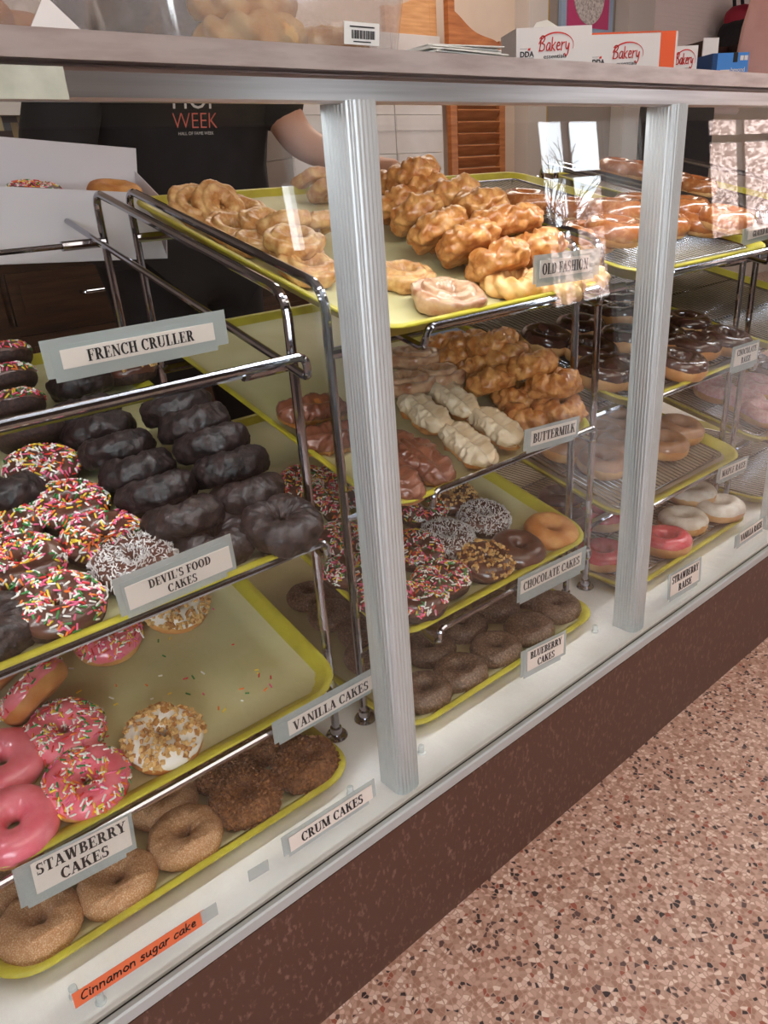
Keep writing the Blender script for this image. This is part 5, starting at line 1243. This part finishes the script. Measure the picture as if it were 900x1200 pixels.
# ------------------------------------------------------------------ the worker, behind the case
M['skin'] = mat('skin', rgb(206, 150, 122), 0.5, sss=0.05)
M['tee'] = mat('black_tee', rgb(20, 19, 22), 0.85, col2=rgb(27, 26, 29), scale=25)
M['pants'] = mat('black_trousers', rgb(16, 15, 17), 0.85)
M['hair'] = mat('dark_hair', rgb(40, 28, 22), 0.6)
def skin_obj(name, J, E, root, m, parent, sub=2):
    """grow one continuous surface over a jointed skeleton"""
    idx = {k: i for i, k in enumerate(J)}
    me = bpy.data.meshes.new(name); me.from_pydata([J[k][0] for k in J], [(idx[a], idx[b]) for a, b in E], [])
    bm = bmesh.new(); bm.from_mesh(me); bm.verts.ensure_lookup_table(); lay = bm.verts.layers.skin.verify()
    for k, i in idx.items():
        r = J[k][1]; d_ = bm.verts[i][lay]
        d_.radius = r if isinstance(r, tuple) else (r, r); d_.use_root = (k == root)
    bm.to_mesh(me); bm.free(); o = link(name, me)
    o.modifiers.new('skin', 'SKIN').use_smooth_shade = True
    s = o.modifiers.new('sub', 'SUBSURF'); s.levels = s.render_levels = sub
    bpy.context.view_layer.update()
    ev = bpy.data.meshes.new_from_object(o.evaluated_get(bpy.context.evaluated_depsgraph_get()))
    bpy.data.objects.remove(o); ev.materials.clear(); ev.materials.append(m)
    ev.polygons.foreach_set('use_smooth', [True] * len(ev.polygons))
    return link(name, ev, parent)
P0 = Vector((0.40, 1.20, FLOOR_Z))
person = thing('person', 'person in a black t-shirt behind the case, reaching to the old fashion tray', 'person', P0)
def Q(x, y, z): return (x - P0.x, y - P0.y, z - P0.z)
J = {'pelvis': (Q(0.40, 1.22, 0.66), (0.18, 0.115)), 'belly': (Q(0.40, 1.19, 0.78), (0.18, 0.115)), 'chest': (Q(0.40, 1.15, 0.95), (0.175, 0.11)), 'collar': (Q(0.40, 1.12, 1.07), (0.10, 0.075)),
 'neck': (Q(0.40, 1.09, 1.14), 0.052), 'head': (Q(0.40, 1.06, 1.23), (0.078, 0.088)), 'crown': (Q(0.40, 1.06, 1.31), (0.066, 0.08)), 'chin': (Q(0.40, 1.0, 1.185), 0.045)}
E = [('pelvis', 'belly'), ('belly', 'chest'), ('chest', 'collar'), ('collar', 'neck'), ('neck', 'head'), ('head', 'crown'), ('head', 'chin')]
for s, sh, el, wr, hd in ((-1, (0.205, 1.12, 1.03), (0.075, 1.06, 0.80), (0.055, 0.95, 0.715), (0.05, 0.895, 0.700)), (1, (0.575, 1.11, 1.035), (0.645, 1.02, 0.80), (0.745, 0.86, 0.735), (0.765, 0.80, 0.725))):
    n = 'LR'[s > 0]
    J['sh' + n] = (Q(*sh), 0.062); J['el' + n] = (Q(*el), 0.043); J['wr' + n] = (Q(*wr), (0.030, 0.026)); J['palm' + n] = (Q(*hd), (0.038, 0.020))
    E += [('collar', 'sh' + n), ('sh' + n, 'el' + n), ('el' + n, 'wr' + n), ('wr' + n, 'palm' + n)]
    hip = (0.40 + s * 0.09, 1.23, 0.58); kn = (0.40 + s * 0.10, 1.19, 0.24); an = (0.40 + s * 0.10, 1.23, FLOOR_Z + 0.08); toe = (0.40 + s * 0.12, 1.08, FLOOR_Z + 0.035)
    for k, p, r in (('hip', hip, 0.095), ('kn', kn, 0.062), ('an', an, 0.042), ('toe', toe, (0.042, 0.032))): J[k + n] = (Q(*p), r)
    E += [('pelvis', 'hip' + n), ('hip' + n, 'kn' + n), ('kn' + n, 'an' + n), ('an' + n, 'toe' + n)]
body = skin_obj('body', J, E, 'pelvis', M['skin'], person)
# hands: five bent fingers each, rooted in the palm
def hand(palm, wrist, up, name):
    p = Vector(palm); f = (p - Vector(wrist)).normalized(); side = f.cross(Vector(up)).normalized(); dn = f.cross(side).normalized()
    if dn.z > 0: dn = -dn
    J = {'w': (Q(*(Vector(wrist) + f * 0.03)), 0.02), 'c': (Q(*p), (0.034, 0.016))}; E = [('w', 'c')]
    for i, (o_, L) in enumerate(((-0.027, 0.068), (-0.009, 0.078), (0.009, 0.074), (0.026, 0.058))):
        a = p + f * 0.012 + side * o_ * 0.7; b = p + f * 0.045 + side * o_; c = b + f * L * 0.42 + dn * L * 0.22; e = c + f * L * 0.18 + dn * L * 0.38
        for k, q, r in (('a', a, 0.011), ('b', b, 0.0095), ('c', c, 0.0088), ('e', e, 0.0075)): J[k + str(i)] = (Q(*q), r)
        E += [('c', 'a%d' % i), ('a%d' % i, 'b%d' % i), ('b%d' % i, 'c%d' % i), ('c%d' % i, 'e%d' % i)]
    a = p - f * 0.012 - side * 0.03; b = a - side * 0.022 + f * 0.025 + dn * 0.01; c = b + f * 0.028 + dn * 0.018
    for k, q, r in (('t0', a, 0.013), ('t1', b, 0.0105), ('t2', c, 0.0085)): J[k] = (Q(*q), r)
    E += [('c', 't0'), ('t0', 't1'), ('t1', 't2')]
    return skin_obj(name, J, E, 'c', M['skin'], person)
hand((0.765, 0.80, 0.725), (0.745, 0.86, 0.735), (0, 0, 1), 'hand')
hand((0.05, 0.895, 0.700), (0.055, 0.95, 0.715), (0, 0, 1), 'hand')
JT = {'hem': (Q(0.40, 1.21, 0.60), (0.23, 0.15)), 'belly': (Q(0.40, 1.19, 0.78), (0.235, 0.15)), 'chest': (Q(0.40, 1.15, 0.95), (0.235, 0.14)), 'collar': (Q(0.40, 1.12, 1.07), (0.115, 0.09)), 'neckline': (Q(0.40, 1.10, 1.11), 0.068)}
ET = [('hem', 'belly'), ('belly', 'chest'), ('chest', 'collar'), ('collar', 'neckline')]
for n, sh, cu in (('L', (0.205, 1.12, 1.03), (0.07, 1.035, 0.745)), ('R', (0.575, 1.11, 1.035), (0.635, 1.035, 0.835))):
    JT['sh' + n] = (Q(*sh), 0.082); JT['cu' + n] = (Q(*cu), 0.072); ET += [('collar', 'sh' + n), ('sh' + n, 'cu' + n)]
shirt = skin_obj('t_shirt', JT, ET, 'belly', M['tee'], person); shirt['label'] = 'black t-shirt printed with WEEK'
JP = {'waist': (Q(0.40, 1.22, 0.67), (0.20, 0.135))}; EP = []
for s, n in ((-1, 'L'), (1, 'R')):
    for k, p, r in (('hip', (0.40 + s * 0.09, 1.23, 0.58), 0.125), ('kn', (0.40 + s * 0.10, 1.19, 0.24), 0.084), ('an', (0.40 + s * 0.10, 1.23, FLOOR_Z + 0.06), 0.066)): JP[k + n] = (Q(*p), r)
    EP += [('waist', 'hip' + n), ('hip' + n, 'kn' + n), ('kn' + n, 'an' + n)]
skin_obj('trousers', JP, EP, 'waist', M['pants'], person)
for s in (-1, 1):
    mb = MB(); mb.loops([[(x + s * 0.115, y - 0.10, z) for x, y in rrect(0.048 * k, 0.135 * k, 0.045 * k, 5)] for z, k in ((0.001, 1.0), (0.03, 1.02), (0.065, 0.9), (0.09, 0.6))]).obj('shoe', M['pants'], person)
hair = MB(); rr = []
for j in range(9):
    a = R_(-20 + 110 * j / 8); rr.append([(0.088 * math.cos(a) * math.cos(t_), -0.13 + 0.105 * math.cos(a) * math.sin(t_) * (1 if math.sin(t_) > 0 else 0.86), 1.49 + 0.098 * math.sin(a)) for t_ in [6.2832 * k / 24 for k in range(24)]])
hair.loops(rr).obj('hair', M['hair'], person)
M['eye'] = mat('eye_white', rgb(235, 232, 228), 0.2)
for s in (-1, 1):
    MB().lathe([(0.0, -0.011), (0.008, -0.008), (0.011, 0.0), (0.008, 0.008), (0.0, 0.011)], 12, (s * 0.03, -0.222, 1.462)).obj('eye', M['eye'], person)
    MB().loops([[(s * 0.082 + s * x, -0.13 + y, 1.45 + z * 0.032) for x, y in ((0, -0.016), (0.014, -0.012), (0.014, 0.012), (0, 0.016))] for z in (-1, -0.4, 0.4, 1)]).obj('ear', M['skin'], person)
MB().tube([(0, -0.222, 1.465), (0, -0.238, 1.435), (0, -0.226, 1.425)], [0.008, 0.013, 0.009], 8).obj('nose', M['skin'], person)
MB().tube([(-0.022, -0.226, 1.395), (0, -0.234, 1.393), (0.022, -0.226, 1.395)], [0.003, 0.006, 0.003], 8).obj('mouth', mat('lips', rgb(170, 96, 88), 0.5), person)

# shirt print, lying on the chest
M['coral'] = mat('coral_print', rgb(214, 110, 96), 0.7); M['wprint'] = mat('white_print', rgb(214, 208, 204), 0.7)
bpy.context.view_layer.update()
def on_shirt(x, z):
    hit, loc, nrm, _ = shirt.ray_cast(Vector((x, -1.0, z)), Vector((0, 1, 0)))
    return loc.y if hit else -0.13
def wrap_text(txt, size, x, z, m, name, sx=1.0, outline=0.0):
    o = sans(txt, size, name, shirt, m, (0, 0, 0), (0, 0, 0), 0.0, sx, outline); me = o.data; o.scale = (1, 1, 1)
    for v in me.vertices:
        px, pz = x + v.co.x * sx, z + v.co.y; v.co = (px, on_shirt(px, pz) - 0.0025, pz)
    me.update(); return o
TX, TZ = 0.386 - P0.x, 0.838 - P0.z
wrap_text('WEEK', 0.042, TX, TZ, M['coral'], 'shirt_lettering', 0.92, -0.0006)
wrap_text('HOF', 0.052, TX, TZ + 0.036, M['wprint'], 'shirt_logo', 1.0, 0.0)
wrap_text('HALL OF FAME WEEK', 0.0085, TX, TZ - 0.012, M['wprint'], 'shirt_caption', 1.0)

# white paper donut box held by the worker
t = thing('donut_box', "open white paper box of donuts held in the worker's hand behind the left rack", 'box', (0.005, 0.79, 0.635))
t.rotation_euler = (R_(14), R_(4), R_(-4))
W, Dp, H = 0.27, 0.13, 0.115
M['pbox'] = mat('white_paperboard', rgb(226, 222, 228), 0.6)
MB().box(-W / 2, W / 2, -Dp / 2, Dp / 2, 0, 0.0015).obj('bottom', M['pbox'], t, smooth=False)
MB().loops([[(-W / 2, y, 0), (W / 2, y, 0), (W / 2 - 0.035, y, H * 0.93), (-W / 2 - 0.02, y, H)] for y in (-Dp / 2, -Dp / 2 + 0.0015)]).obj('front_wall', M['pbox'], t, smooth=False)
MB().loops([[(-W / 2, y, 0), (W / 2, y, 0), (W / 2 + 0.005, y + 0.02, H + 0.035), (-W / 2 + 0.01, y + 0.02, H + 0.045)] for y in (Dp / 2 - 0.0015, Dp / 2)]).obj('back_wall', M['pbox'], t, smooth=False)
for sx in (-1, 1):
    MB().loops([[(sx * W / 2 - k * sx * 0.0015, -Dp / 2, 0), (sx * W / 2 - k * sx * 0.0015, Dp / 2, 0), (sx * W / 2 - k * sx * 0.0015, Dp / 2 + 0.018, H), (sx * W / 2 - k * sx * 0.0015, -Dp / 2, H * 0.8)] for k in ((0, 1) if sx < 0 else (1, 0))]).obj('side_wall', M['pbox'], t, smooth=False)
bpy.context.view_layer.update()
for kind, i, x, y, z, rz, lab in (('plain', 0, 0.075, 0.01, 0.078, 0, "brown donut peeking over the right side of the worker's white box"), ('spr', 1, -0.055, 0.0, 0.072, 40, "sprinkled donut inside the worker's white box"), ('plain', 0, 0.07, 0.0, 0.040, 60, "donut at the bottom right inside the worker's white box"), ('plain', 0, -0.06, 0.0, 0.036, 60, "donut at the bottom left inside the worker's white box"), ('cin', 0, 0.07, 0.0, 0.003, 60, "lowest donut at the right inside the worker's white box"), ('cin', 1, -0.06, 0.0, 0.003, 60, "lowest donut at the left inside the worker's white box")):
    parts, half = KINDS[kind][i]
    if len(parts) == 1: o = link(NAME[kind][0], parts[0][1])
    else:
        o = link(NAME[kind][0], None)
        for pn, me in parts:
            c = link(pn, me, o)
            if pn == 'sprinkles': c['kind'] = 'stuff'
    o.matrix_world = t.matrix_world @ Matrix.Translation((x, y, z)) @ Matrix.Rotation(R_(rz), 4, 'Z')
    tag(o, lab, 'donut', "donuts in the worker's box")
